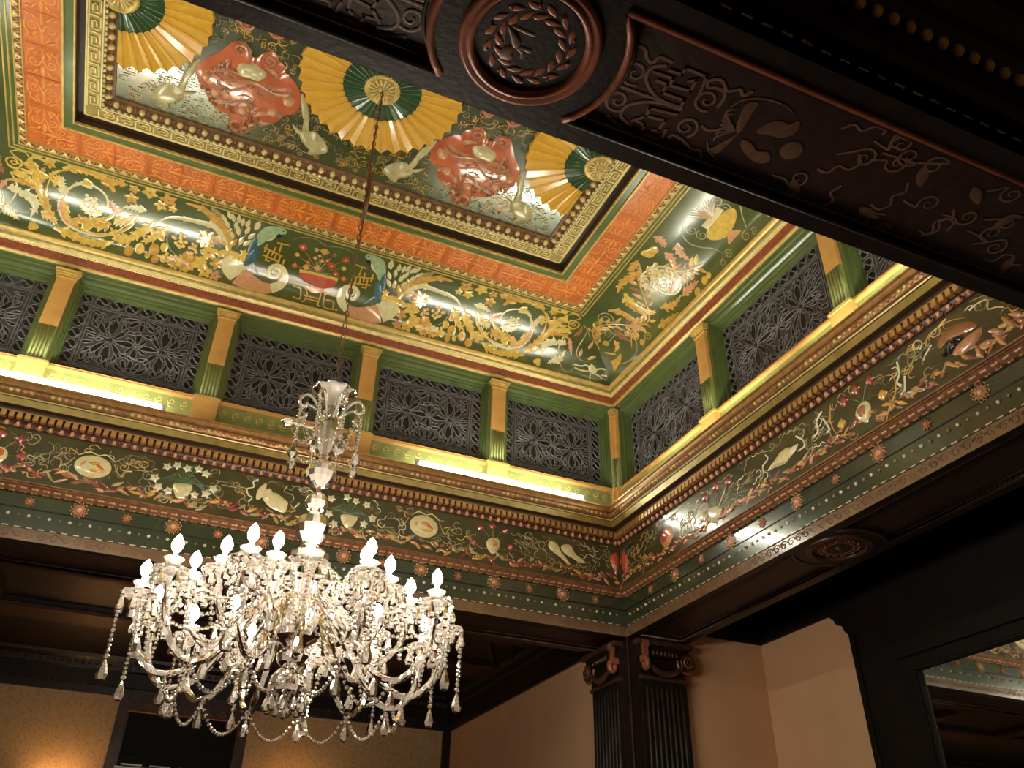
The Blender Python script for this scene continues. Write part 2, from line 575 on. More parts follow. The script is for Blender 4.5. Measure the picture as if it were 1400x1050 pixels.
    def fret(self, pts, w, m, h=None):
        """Square-cornered line."""
        h = self.base()
        for tf in self.tf:
            q = [tf(p) for p in pts]
            for a, b in zip(q, q[1:]):
                dx, dy = b[0] - a[0], b[1] - a[1]
                l = math.hypot(dx, dy) or 1e-6
                ex, ey = dx / l * w / 2, dy / l * w / 2
                nx, ny = -ey, ex
                A, B = (a[0] - ex, a[1] - ey), (b[0] + ex, b[1] + ey)
                v = [self.s.map(A[0] + nx, A[1] + ny, h), self.s.map(A[0] - nx, A[1] - ny, h), self.s.map(B[0] - nx, B[1] - ny, h), self.s.map(B[0] + nx, B[1] + ny, h),
                     self.s.map(A[0] + nx, A[1] + ny, 0), self.s.map(A[0] - nx, A[1] - ny, 0), self.s.map(B[0] - nx, B[1] - ny, 0), self.s.map(B[0] + nx, B[1] + ny, 0)]
                self.mb.add(v, [(0, 1, 2, 3), (0, 4, 5, 1), (1, 5, 6, 2), (2, 6, 7, 3), (3, 7, 4, 0)], m)

def tracer(surf, ox, oy, k):
    """Turns points read off an enlarged piece of the photograph into surface coordinates."""
    def T(*pts):
        r = [surf.hit(ox + x * k, oy + y * k) for x, y in pts]
        return r if len(r) > 1 else r[0]
    return T

# ================================================================ THE SETTING: beams, frieze and cornice round the opening
def band_flat(side, z):
    o = P(side, 0, 0, z)
    return Flat(o, P(side, 1, 0, z) - o, P(side, 0, 1, z) - o, (0, 0, -1))

def local_flat(h0=0.0):
    """Flat surface in a unit's own frame: x along the side, d towards the room, facing down."""
    return Flat((0, 0, h0), (1, 0, 0), (0, -1, 0), (0, 0, -1))

def local_face():
    """Upright surface in a unit's own frame, facing the room."""
    return Flat((0, 0, 0), (1, 0, 0), (0, 0, 1), (0, -1, 0))

SIDE_WORD = {'back': 'long side behind the chandelier', 'right': 'short side by the mirror', 'left': 'short side away from the mirror', 'front': 'long side over the medallion beam'}
ENT = {}
# shared unit meshes -------------------------------------------------
mb = MB()
mb.sphere((0, -0.004, -0.002), 0.0205, 'rose_gold', 8, 6, (0.85, 0.9, 1.15), True)
mb.tube([(0.030 * math.cos(t), 0.004 - 0.006 * abs(math.sin(t)), 0.004 + 0.029 * math.sin(t)) for t in [PI * (1.0 + i / 8) for i in range(9)]], 0.0045, 'copper', 4)
EGG = mb.mesh('egg')
mb = MB()
mb.box((-0.0195, -0.034, -0.026), (0.0195, 0.012, 0.026), 'dentil_tan')

DENTIL = mb.mesh('dentil')
def rosette_mesh(r, big):
    mb = MB()
    o = Orn(local_face(), 0.004, mb=mb)
    n = 12 if big else 8
    for i in range(n):
        t = 2 * PI * i / n
        o.leaf((math.cos(t) * r * 0.62, math.sin(t) * r * 0.62), t, r * 0.78, r * 0.42, 'p_rust' if big else 'p_rust', 0.006)
    o.disc((0, 0), r * 0.40, 'p_red' if not big else 'p_salmon', 10, 0.012)
    o.disc((0, 0), r * 0.16, 'p_cream', 8, 0.016)
    if big:
        for i in range(n):
            t = 2 * PI * (i + 0.5) / n
            o.disc((math.cos(t) * r * 1.0, math.sin(t) * r * 1.0), r * 0.09, 'p_cream', 6, 0.004)
    return mb.mesh('rosette')
ROS_BIG, ROS_SMALL = rosette_mesh(0.064, True), rosette_mesh(0.045, False)

for side in ('back', 'right', 'left', 'front'):
    h = HL[side]
    E_ = empty('wall_%s_frieze' % side, P(side, 0, 0, ZB), 'painted frieze, egg-and-dart and gold cornice on the %s' % SIDE_WORD[side], 'frieze', kind='structure')
    ENT[side] = E_
    mb = MB(); sweep(mb, side, [(0, ZB), (0, 4.692)], 'tan_band')
    guil = build('guilloche_band', mb, E_)
    mb = MB(); sweep(mb, side, [(0, 4.692), (0.006, 4.694), (0.006, 4.702), (0, 4.704)], 'brown_gap'); sweep(mb, side, [(0, 4.704), (0, 4.852), (-0.014, 4.853), (-0.014, 4.864), (0.002, 4.865)], 'fascia_green')
    dots = build('dot_band', mb, E_)
    mb = MB(); sweep(mb, side, [(0.002, 4.865), (0.002, 4.975), (0.012, 4.985)], 'fascia_green')
    rosb = build('rosette_band', mb, E_)
    mb = MB(); sweep(mb, side, [(0.012, 4.985), (0.03, 4.985), (0.045, 4.998), (0.07, 5.022), (0.080, 5.024), (0.080, 5.034), (0.095, 5.036), (0.097, 5.046), (0.085, 5.050)], 'rope_brown')
    rope = build('rope_moulding', mb, E_)
    mb = MB(); sweep(mb, side, [(0.085, 5.050), (0.085, 5.500)], 'frieze_green')
    friez = build('frieze_panel', mb, E_, label='olive green painted frieze')
    mb = MB(); sweep(mb, side, [(0.085, 5.500), (0.095, 5.503), (0.10, 5.53), (0.112, 5.548), (0.125, 5.550)], 'maroon')
    sweep(mb, side, [(0.125, 5.550), (0.125, 5.602), (0.16, 5.604)], 'maroon'); sweep(mb, side, [(0.16, 5.604), (0.162, 5.612), (0.17, 5.614)], 'gold_deep')
    bed = build('dentil_bed', mb, E_)
    mb = MB(); sweep(mb, side, [(0.17, 5.614), (0.172, 5.632), (0.228, 5.634)], 'brown_gap'); sweep(mb, side, [(0.228, 5.634), (0.240, 5.690)], 'gold_olive')
    sweep(mb, side, [(0.240, 5.690), (0.250, 5.692)], 'brown_gap'); sweep(mb, side, [(0.250, 5.692), (0.255, 5.699), (0.260, 5.700)], 'gold_pale')
    sweep(mb, side, [(0.260, 5.700), (0.262, 5.708)], 'brown_gap')
    sweep(mb, side, [(0.262, 5.708), (0.272, 5.714), (0.283, 5.730), (0.286, 5.748), (0.296, 5.752)], 'gold_deep')
    sweep(mb, side, [(0.296, 5.752), (0.298, 5.762)], 'maroon')
    sweep(mb, side, [(0.298, 5.762), (0.300, 5.780), (0.308, 5.798), (0.320, 5.806), (0.322, 5.816)], 'gold_deep')
    sweep(mb, side, [(0.322, 5.816), (0.30, 5.820), (0.295, 5.800), (-0.25, 5.800)], 'tan_band')
    corn = build('cornice', mb, E_, label='gilded projecting cornice')
    if side in ('back', 'right'):
        # eggs, dentils, rope blocks, rosettes, dots, dashes
        n = int(round(2 * (h - 0.10) / 0.0825))
        for i in range(n):
            u = -(h - 0.10) + (i + 0.5) * 2 * (h - 0.10) / n
            inst('egg', EGG, P(side, u, 0.108, 5.523), E_, ROT[side])
        n = int(round(2 * (h - 0.13) / 0.0600))
        for i in range(n):
            u = -(h - 0.13) + (i + 0.5) * 2 * (h - 0.13) / n
            inst('dentil', DENTIL, P(side, u, 0.133, 5.577), E_, ROT[side])
        sp = 0.368 if side == 'back' else 0.431
        for k in range(-12, 13):
            if abs(k * sp) < h - 0.1:
                inst('rosette', ROS_BIG if k % 2 == 0 else ROS_SMALL, P(side, k * sp, 0.004, 4.918), rosb, ROT[side])
        mb = MB()
        fl = side_flat(side, 0.002)
        o = Orn(fl, 0.003, mb=mb)
        sd = 0.151
        for k in range(-26, 27):
            if abs(k * sd) < h - 0.04:
                o.disc((k * sd, 4.80), 0.014, 'p_white', 8, 0.008)
            if abs((k + 0.5) * sd) < h - 0.04:
                o.disc(((k + 0.5) * sd, 4.80), 0.0125, 'p_dim' if side == 'back' else ('p_rust' if k % 2 else 'olive'), 8, 0.006)
        build('dot', mb, dots, kind='stuff')
        mb = MB()
        o = Orn(side_flat(side, 0.006), 0.004, mb=mb)
        n = int(2 * h / 0.086)
        for k in range(n):
            u = -h + 0.05 + k * 0.086
            o.fret([(u, 4.6985), (u + 0.036, 4.6985)], 0.008, 'p_white')
        build('dash', mb, dots, kind='stuff')
        mb = MB()
        o = Orn(side_flat(side, 0.0), 0.003, mb=mb)
        n = int(2 * h / 0.088)
        for k in range(n):
            u = -h + 0.05 + k * 0.088
            o.spiral((u, 4.645), 0.036, 0.010, 'soffit_brown', 1.4, PI * 0.2)
            o.stroke([(u + 0.036, 4.645), (u + 0.05, 4.668), (u + 0.088 - 0.036, 4.645)], 0.009, 'soffit_brown', 3)
        build('running_scroll', mb, guil, kind='stuff')
        mb = MB()
        n = int(2 * (h - 0.04) / 0.083)
        for k in range(n):
            u = -(h - 0.05) + k * 2 * (h - 0.05) / n
            for s2 in (0, 1):
                c = [P(side, u + 0.006, 0.020 + 0.028 * s2, 4.990 + 0.019 * s2), P(side, u + 0.068, 0.020 + 0.028 * s2, 4.990 + 0.019 * s2)]
                mb.tube([c[0], c[0].lerp(c[1], 0.25), c[0].lerp(c[1], 0.5), c[0].lerp(c[1], 0.75), c[1]], [0.005, 0.0150, 0.008, 0.0150, 0.005], 'rose_gold', 5)
        build('ribbon', mb, rope, kind='stuff')
        # alternating beads of the cornice and joints of its fascia
        mb = MB()
        n = int(2 * (h - 0.28) / 0.052)
        for k in range(n):
            u = -(h - 0.29) + k * 2 * (h - 0.29) / n
            p = P(side, u, 0.281, 5.732)
            mb.sphere(p, 0.016, ('rose_gold', 'copper', 'gold_pale')[(k // 2) % 3], 6, 4, (1.2, 1.2, 1.0), True)
        build('bead', mb, corn, kind='stuff')

# ================================================================ CLERESTORY: pilasters, sills, leaded windows
NB = {'back': 5, 'right': 3, 'left': 3, 'front': 5}
CL, WINC = {}, 0
CNT_WORD = ['in the bay against the room corner', 'second bay from the corner pilaster', 'third bay from the corner pilaster', 'fourth bay from the corner pilaster', 'fifth bay from the corner pilaster']

def pilaster_meshes(wd):
    ms = {}
    hw = wd / 2
    mb = MB(); mb.box((-hw, -0.035, 6.58), (hw, 0.0, 7.115), 'ochre'); ms['shaft'] = mb.mesh('pilaster')
    mb = MB()
    mb.box((-hw, -0.030, 6.20), (hw, 0.0, 6.58), 'olive')
    for k in range(5):
        x = -hw + wd * (k + 0.5) / 5
        mb.tube([(x, -0.032, 6.21), (x, -0.032, 6.57)], wd * 0.075, 'olive', 6)
    ms['flutes'] = mb.mesh('fluted_panel')
    mb = MB()
    for (z0, z1, e, d) in ((7.115, 7.128, 0.010, 0.046), (7.128, 7.150, 0.004, 0.040), (7.150, 7.168, 0.016, 0.054), (7.168, 7.190, 0.026, 0.066), (7.190, 7.206, 0.034, 0.074)):
        mb.box((-hw - e, -d, z0), (hw + e, 0.0, z1), 'gold' if z0 != 7.128 else 'ochre')
    ms['capital'] = mb.mesh('capital')
    mb = MB()
    mb.box((-hw - 0.035, -0.062, 5.80), (hw + 0.035, 0.02, 6.165), 'ochre')
    mb.box((-hw - 0.045, -0.074, 6.165), (hw + 0.045, 0.02, 6.188), 'gold')
    mb.box((-hw - 0.030, -0.060, 6.188), (hw + 0.030, 0.02, 6.205), 'gold_pale')
    ms['pedestal'] = mb.mesh('pedestal')
    return ms
PIL = pilaster_meshes(0.155)

def came_mesh(W, H):
    """Lead sheet pierced by curled panes, each pane outlined by a came: returns (sheet and cames, panes)."""
    mb, panes = MB(), []
    o = Orn(local_face(), 0.006, mb=mb)
    LW = 0.0085
    b = 0.125
    x1, y1 = W / 2, H / 2
    xi, yi = x1 - b, y1 - b
    mb.add([(-x1, 0.001, -y1), (x1, 0.001, -y1), (x1, 0.001, y1), (-x1, 0.001, y1)], [(0, 1, 2, 3)], 'lead_sheet')
    for x in (-x1, -xi - 0.012, -xi + 0.012, xi - 0.012, xi + 0.012, x1):
        o.fret([(x, -y1), (x, y1)], LW * 1.1, 'lead')
    for y in (-y1, -yi, yi, y1):
        o.fret([(-x1, y), (x1, y)], LW * 1.1, 'lead')
    o.fret([(-xi, -yi + 0.018), (xi, -yi + 0.018)], LW * 0.7, 'lead')
    o.fret([(-xi, yi - 0.018), (xi, yi - 0.018)], LW * 0.7, 'lead')
    def closed(pts):
        q = pts[:-1]
        pb = MB()
        pb.add([(p[0], -0.0025, p[1] + H / 2) for p in q] + [(p[0], 0.001, p[1] + H / 2) for p in q], [tuple(range(len(q)))] + [(i, (i + 1) % len(q), len(q) + (i + 1) % len(q), len(q) + i) for i in range(len(q))], 'dark_glass')
        panes.append(pb.mesh('pane'))
        o.stroke(pts, LW, 'lead', 2, taper='none', relief=1.0)
    def cell(c, ang, ln, wd, bend=0.0):
        pts = []
        for i in range(13):
            t = 2 * PI * i / 12
            x = 0.5 - 0.5 * math.cos(t)
            y = wd / 2 * math.sin(t) * (0.30 + 0.70 * x)
            X, Y = x * ln, y + bend * x * x * ln
            pts.append((c[0] + X * math.cos(ang) - Y * math.sin(ang), c[1] + X * math.sin(ang) + Y * math.cos(ang)))
        closed(pts)
    def yin(cx, cy, rx, ry, rot):
        closed([(cx + rx * math.cos(t), cy + ry * math.sin(t)) for t in [2 * PI * i / 14 for i in range(15)]])
        q = [(-1, 0), (-0.55, 0.48), (0, 0), (0.55, -0.48), (1, 0)] if rot == 0 else [(0, -1), (0.48, -0.55), (0, 0), (-0.48, 0.55), (0, 1)]
        o.stroke([(cx + p * rx, cy + r * ry) for p, r in q], LW * 1.6, 'lead', 4, taper='none', relief=1.0)
    n = int(round(2 * xi / 0.128))
    st = 2 * xi / n
    for i in range(n):
        for s in (-1, 1):
            yin(-xi + (i + 0.5) * st, s * (y1 - b / 2), st * 0.44, b * 0.40, 1 if i % 2 else 0)
    n = int(round(2 * yi / 0.135))
    st = 2 * yi / n
    for i in range(n):
        for s in (-1, 1):
            yin(s * (x1 - b / 2 + 0.006), -yi + (i + 0.5) * st, b * 0.40, st * 0.43, 0)
    for sx in (-1, 1):
        for sy in (-1, 1):
            yin(sx * (x1 - b / 2 + 0.006), sy * (y1 - b / 2), b * 0.38, b * 0.38, 1)
    # field: a flower in each half, a node between them, curled cells filling the rest
    fh = 2 * yi - 0.05
    fx = xi * 0.50
    used = []
    def put(c, ang, ln, wd, bend=0.0):
        e = (c[0] + math.cos(ang) * ln * 0.6, c[1] + math.sin(ang) * ln * 0.6)
        tip = (c[0] + math.cos(ang) * ln, c[1] + math.sin(ang) * ln)
        if abs(tip[0]) > xi - 0.022 or abs(tip[1]) > fh / 2 - 0.004 or abs(e[0]) > xi - 0.03:
            return
        for q, r in used:
            if math.hypot(e[0] - q[0], e[1] - q[1]) < (r + wd) * 0.46:
                return
        used.append((e, wd))
        cell(c, ang, ln, wd, bend)
    for s in (-1, 1):
        cx = s * fx
        o.disc((cx, 0), 0.020, 'dark_glass', 8, 0.004)
        for k in range(4):
            a = k * PI / 2
            vert = k % 2
            ln = min(fh * 0.31, fx * 0.80) if not vert else fh * 0.34
            put((cx + math.cos(a) * 0.026, math.sin(a) * 0.026), a, ln, fh * (0.17 if vert else 0.135))
        for k in range(4):
            a = PI / 4 + k * PI / 2
            e = 1 if k % 2 == 0 else -1
            put((cx + math.cos(a) * 0.026, math.sin(a) * 0.026), a, fh * 0.29, fh * 0.115, 0.16 * e)
        o.stroke([(cx - 0.10, fh * 0.30), (cx - 0.05, fh * 0.41), (cx, fh * 0.47), (cx + 0.05, fh * 0.41), (cx + 0.10, fh * 0.30)], LW, 'lead', 4, taper='none', relief=1.0)
        o.stroke([(cx - 0.10, -fh * 0.30), (cx - 0.05, -fh * 0.41), (cx, -fh * 0.47), (cx + 0.05, -fh * 0.41), (cx + 0.10, -fh * 0.30)], LW, 'lead', 4, taper='none', relief=1.0)
    o.disc((0, 0), 0.016, 'lead', 8, 0.004)
    for k in (1, 3):
        put((0, 0.02 * (1 if k == 1 else -1)), k * PI / 2, fh * 0.20, fh * 0.12)
    for k in range(4):
        put((0.014 * math.cos(PI / 4 + k * PI / 2), 0.014 * math.sin(PI / 4 + k * PI / 2)), PI / 4 + k * PI / 2, fh * 0.17, fh * 0.08, 0.2)
    for q in (-1, 1):
        for k in (0, -1, 1, -2, 2):
            put((0.02 * k, q * fh * 0.485), -q * PI / 2 + q * k * 0.55, fh * 0.22, fh * 0.095, 0.15 * (k > 0) - 0.15 * (k < 0))
    rg = random.Random(4)
    for tries in range(900):                      # the remaining field, mirrored in both directions
        x, y = rg.uniform(0.0, xi), rg.uniform(0.0, fh / 2)
        an = math.atan2(y, x - fx) + rg.uniform(-0.5, 0.5)
        ln, wd, bd = fh * rg.uniform(0.12, 0.19), fh * rg.uniform(0.075, 0.10), rg.choice((-0.3, 0.3))
        n0 = len(used)
        put((x, y), an, ln, wd, bd)
        if len(used) > n0:
            used_c = used[-1]
            for mx, my in ((-1, 1), (1, -1), (-1, -1)):
                aa = math.atan2(math.sin(an) * my, math.cos(an) * mx)
                put((x * mx, y * my), aa, ln, wd, bd * mx * my)
    return mb.mesh('came_lattice'), panes

WIN = {}
for side in ('back', 'right', 'left', 'front'):
    h = HL[side]
    nb = NB[side]
    bw = 2 * h / nb
    C_ = empty('wall_%s_clerestory' % side, P(side, 0, 0, 5.8), 'clerestory of ochre and olive pilasters with green mouldings on the %s' % SIDE_WORD[side], 'clerestory', kind='structure')
    CL[side] = C_
    mb = MB(); sweep(mb, side, [(0.0, 5.80), (0.0, 6.16)], 'olive')
    pl = build('plinth_wall', mb, C_)
    mb = MB(); sweep(mb, side, [(0.0, 6.158), (0.026, 6.164), (0.030, 6.180), (0.020, 6.190), (0.020, 6.206), (-0.145, 6.212)], 'ochre')
    build('sill', mb, C_)
    mb = MB(); sweep(mb, side, [(-0.145, 7.125), (-0.125, 7.128), (-0.120, 7.142), (-0.100, 7.145), (-0.098, 7.165), (-0.070, 7.170), (-0.066, 7.186), (-0.045, 7.196), (-0.030, 7.200), (-0.026, 7.228), (-0.008, 7.234), (0.0, 7.264), (0.010, 7.272)], 'mould_green')
    build('lintel_moulding', mb, C_, label='stepped green moulding above the windows')
    mb = MB(); sweep(mb, side, [(0.010, 7.272), (0.020, 7.280), (0.028, 7.288), (0.030, 7.298)], 'gold')
    build('architrave', mb, C_)
    mb = MB(); sweep(mb, side, [(0.030, 7.298), (0.056, 7.374)], 'red_brown')
    build('red_band', mb, C_, label='rust red band flecked with gold')
    mb = MB(); sweep(mb, side, [(0.056, 7.374), (0.064, 7.378), (0.085, 7.400)], 'gold_pale'); sweep(mb, side, [(0.085, 7.400), (0.100, 7.408), (0.108, 7.424)], 'gold_olive')
    sweep(mb, side, [(0.108, 7.424), (0.128, 7.432), (0.138, 7.448), (0.140, 7.462)], 'gold')
    top = build('upper_cornice', mb, C_)
    if side in ('back', 'right'):
        mb = MB()
        n = int(2 * h / 0.034)
        for k in range(n):
            u = -(h - 0.06) + k * 2 * (h - 0.06) / n
            mb.sphere(P(side, u, 0.062, 7.376), 0.011, 'gold_pale', 5, 3, (1, 1, 1))
        build('bead', mb, top, kind='stuff')
        mb = MB()
        o = Orn(side_flat(side, 0.0), 0.004, mb=mb)
        for i in range(nb):
            uc = -h + (i + 0.5) * bw
            n = 11
            for k in range(n):
                u = uc - bw * 0.38 + k * bw * 0.76 / (n - 1)
                o.spiral((u, 6.10), 0.034, 0.010, 'gold', 1.2, PI, 1)
                o.stroke([(u - 0.034, 6.10), (u - 0.02, 6.05), (u + 0.03, 6.045)], 0.009, 'gold', 3)
        build('wave_scroll', mb, pl, kind='stuff')
    for i in range(nb + 1):
        u = -h + i * bw
        corner = i in (0, nb)
        # pier of wall behind each pilaster
        mb = MB()
        a, b = P(side, u - 0.115, -0.24, 6.19), P(side, u + 0.115, 0.0, 7.25)
        if not corner:
            mb.box((min(a.x, b.x), min(a.y, b.y), 6.19), (max(a.x, b.x), max(a.y, b.y), 7.25), 'mould_green')
            for e in (-1, 1):
                for (eo, dd) in ((0.135, 0.05), (0.150, 0.095)):
                    a, b = P(side, u + e * 0.11, -0.24, 6.2), P(side, u + e * eo, -dd, 7.2)
                    mb.box((min(a.x, b.x), min(a.y, b.y), 6.20), (max(a.x, b.x), max(a.y, b.y), 7.20), 'mould_green')
            build('window_jamb', mb, C_)
        elif i == nb:
            e = -1
            for (eo, dd) in ((0.085, 0.0), (0.105, 0.05), (0.120, 0.095)):
                a, b = P(side, u + 0.3, -0.24, 6.2), P(side, u + e * eo, -dd, 7.2)
                mb.box((min(a.x, b.x), min(a.y, b.y), 6.20), (max(a.x, b.x), max(a.y, b.y), 7.20), 'mould_green')
            build('window_jamb', mb, C_)
        else:
            for (eo, dd) in ((0.085, 0.0), (0.105, 0.05), (0.120, 0.095)):
                a, b = P(side, u - 0.3, -0.24, 6.2), P(side, u + eo, -dd, 7.2)
                mb.box((min(a.x, b.x), min(a.y, b.y), 6.20), (max(a.x, b.x), max(a.y, b.y), 7.20), 'mould_green')
            build('window_jamb', mb, C_)
        if side in ('left', 'front'):
            continue
        uu = u if not corner else (u + 0.04 if i == 0 else u - 0.04)
        if corner and i == 0 and side == 'right':
            uu = u + 0.045
        pz = P(side, uu, 0.0, 0.0)
        sh = inst('pilaster', PIL['shaft'], pz, C_, ROT[side], (0.45, 1, 1) if corner else 1.0)
        for nm, k in (('fluted_panel', 'flutes'), ('capital', 'capital'), ('pedestal', 'pedestal')):
            c = bpy.data.objects.new(nm, PIL[k])
            link(c, sh)
    # windows
    for i in range(nb):
        if side in ('left', 'front'):
            # plain dark glazing on the sides behind the viewer
            mb = MB()
            a, b = P(side, -h + i * bw + 0.10, -0.16, 6.2), P(side, -h + (i + 1) * bw - 0.10, -0.18, 7.14)
            mb.box((min(a.x, b.x), min(a.y, b.y), 6.2), (max(a.x, b.x), max(a.y, b.y), 7.14), 'dark_glass')
            WINC += 1
            build('window_%d' % WINC, mb, None, 'dark glass window on the %s, %s' % (SIDE_WORD[side], CNT_WORD[i]), 'window', kind='structure', origin=(a + b) / 2)
            continue
        WINC += 1
        k = (nb - 1 - i) if side == 'back' else i
        W, H = bw - 0.27, 0.93
        e = empty('window_%d' % WINC, P(side, -h + (i + 0.5) * bw, -0.145, 6.21), 'leaded window of grey scrolling cames on dark glass, %s side, %s' % ('long' if side == 'back' else 'short', CNT_WORD[k]), 'window', kind='structure', rotz=ROT[side])
        if side not in WIN:
            mb = MB(); mb.box((-W / 2 - 0.1, 0.018, -0.02), (W / 2 + 0.1, 0.03, H + 0.06), 'dark_glass')
            g = mb.mesh('glass')
            cm, pn = came_mesh(W, H)
            cm.transform(Matrix.Translation((0, 0, H / 2 * U)))
            mb = MB()
            for (x0, x1, z0, z1) in ((-W / 2 - 0.03, -W / 2, -0.01, H + 0.02), (W / 2, W / 2 + 0.03, -0.01, H + 0.02), (-W / 2, W / 2, H, H + 0.025), (-W / 2, W / 2, -0.012, 0.006)):
                mb.box((x0, -0.022, z0), (x1, 0.018, z1), 'mould_green')
            WIN[side] = (g, cm, mb.mesh('window_frame'), pn)
        g, cm, fr, pn = WIN[side]
        for nm, me in (('glass', g), ('came_lattice', cm), ('window_frame', fr)):
            link(bpy.data.objects.new(nm, me), e)
        for me in pn:
            link(bpy.data.objects.new('pane', me), e)
    # masonry behind the clerestory closes the lantern
    mb = MB()
    sweep(mb, side, [(-0.25, 5.80), (-0.25, 7.30), (-0.0, 7.30)], 'brown_gap')
    build('backing_wall', mb, C_)

# ================================================================ CEILING: cove, painted borders, panel
CEIL = empty('ceiling', (XC, YC, 7.46), 'coved ceiling painted green and orange with gilt borders round a panel of fans', 'ceiling', kind='structure')
ZP = 7.975
COVE = {}
# unit meshes for the borders
mb = MB(); o = Orn(local_flat(), 0.004, mb=mb)
o.blob([(-0.034, -0.026), (0, 0.030), (0.034, -0.026)], 'gold_pale', 1, 0.010, smooth=False)
o.stroke([(-0.046, 0.024), (-0.03, -0.012), (0, -0.03)], 0.008, 'gold', 3)
o.stroke([(0.046, 0.024), (0.03, -0.012), (0, -0.03)], 0.008, 'gold', 3)
o.disc((0, -0.004), 0.009, 'red_brown', 6, 0.012)
LEAFU = mb.mesh('waterleaf')
KP = 0.150
mb = MB(); o = Orn(local_flat(), 0.007, mb=mb)
q = KP / 2
for pts in ([(-q, -0.046), (-q, 0.040), (q * 0.62, 0.040), (q * 0.62, -0.020), (-q * 0.40, -0.020), (-q * 0.40, 0.012), (q * 0.18, 0.012)], [(-q, -0.046), (q, -0.046)]):
    o.fret(pts, 0.011, 'gold_pale')
KEYU = mb.mesh('greek_key')
mb = MB()
mb.sphere((0, -0.004, -0.010), 0.032, 'gold_pale', 8, 6, (0.85, 1.05, 0.95), True)
CEGG = mb.mesh('egg')
mb = MB()
mb.sphere((0, 0, 0), 0.014, 'copper', 6, 4, (0.8, 1.8, 1))
CDART = mb.mesh('dart')
def arabesque(ln):
    mb = MB(); o = Orn(local_flat(), 0.003, mirror=0.0, mb=mb)
    m = 'orange_light'
    o.stroke([(0, -0.125), (0, 0.125)], 0.016, m, 3)
    for k in range(5):
        a = -1.1 + k * 0.55
        o.leaf((0.03 + 0.05 * math.cos(a), 0.085 * math.sin(a)), a * 0.9, 0.085, 0.026, m, 0.004)
    o.spiral((ln * 0.27, 0.062), 0.048, 0.014, m, 1.5, -PI * 0.5, 1, tail=[(0.03, 0.01), (ln * 0.14, -0.01)])
    o.spiral((ln * 0.27, -0.062), 0.048, 0.014, m, 1.5, PI * 0.5, -1, tail=[(0.03, -0.01), (ln * 0.14, 0.01)])
    o.stroke([(0.02, 0.115), (ln * 0.15, 0.10), (ln * 0.24, 0.122), (ln * 0.38, 0.112)], 0.014, m, 4)
    o.stroke([(0.02, -0.115), (ln * 0.15, -0.10), (ln * 0.24, -0.122), (ln * 0.38, -0.112)], 0.014, m, 4)
    o.leaf((ln * 0.40, 0.0), 0, 0.12, 0.04, m, 0.004)
    for k in (-1, 1):
        o.leaf((ln * 0.43, 0.055 * k), k * 0.7, 0.09, 0.026, m, 0.004)
        o.leaf((ln * 0.45, 0.10 * k), k * 1.1, 0.06, 0.022, m, 0.004)
        o.leaf((ln * 0.16, 0.052 * k), -k * 0.5, 0.07, 0.022, m, 0.004)
    o.stroke([(ln * 0.5, -0.125), (ln * 0.5, 0.125)], 0.012, m, 3)
    return mb.mesh('arabesque')
ARA = {}
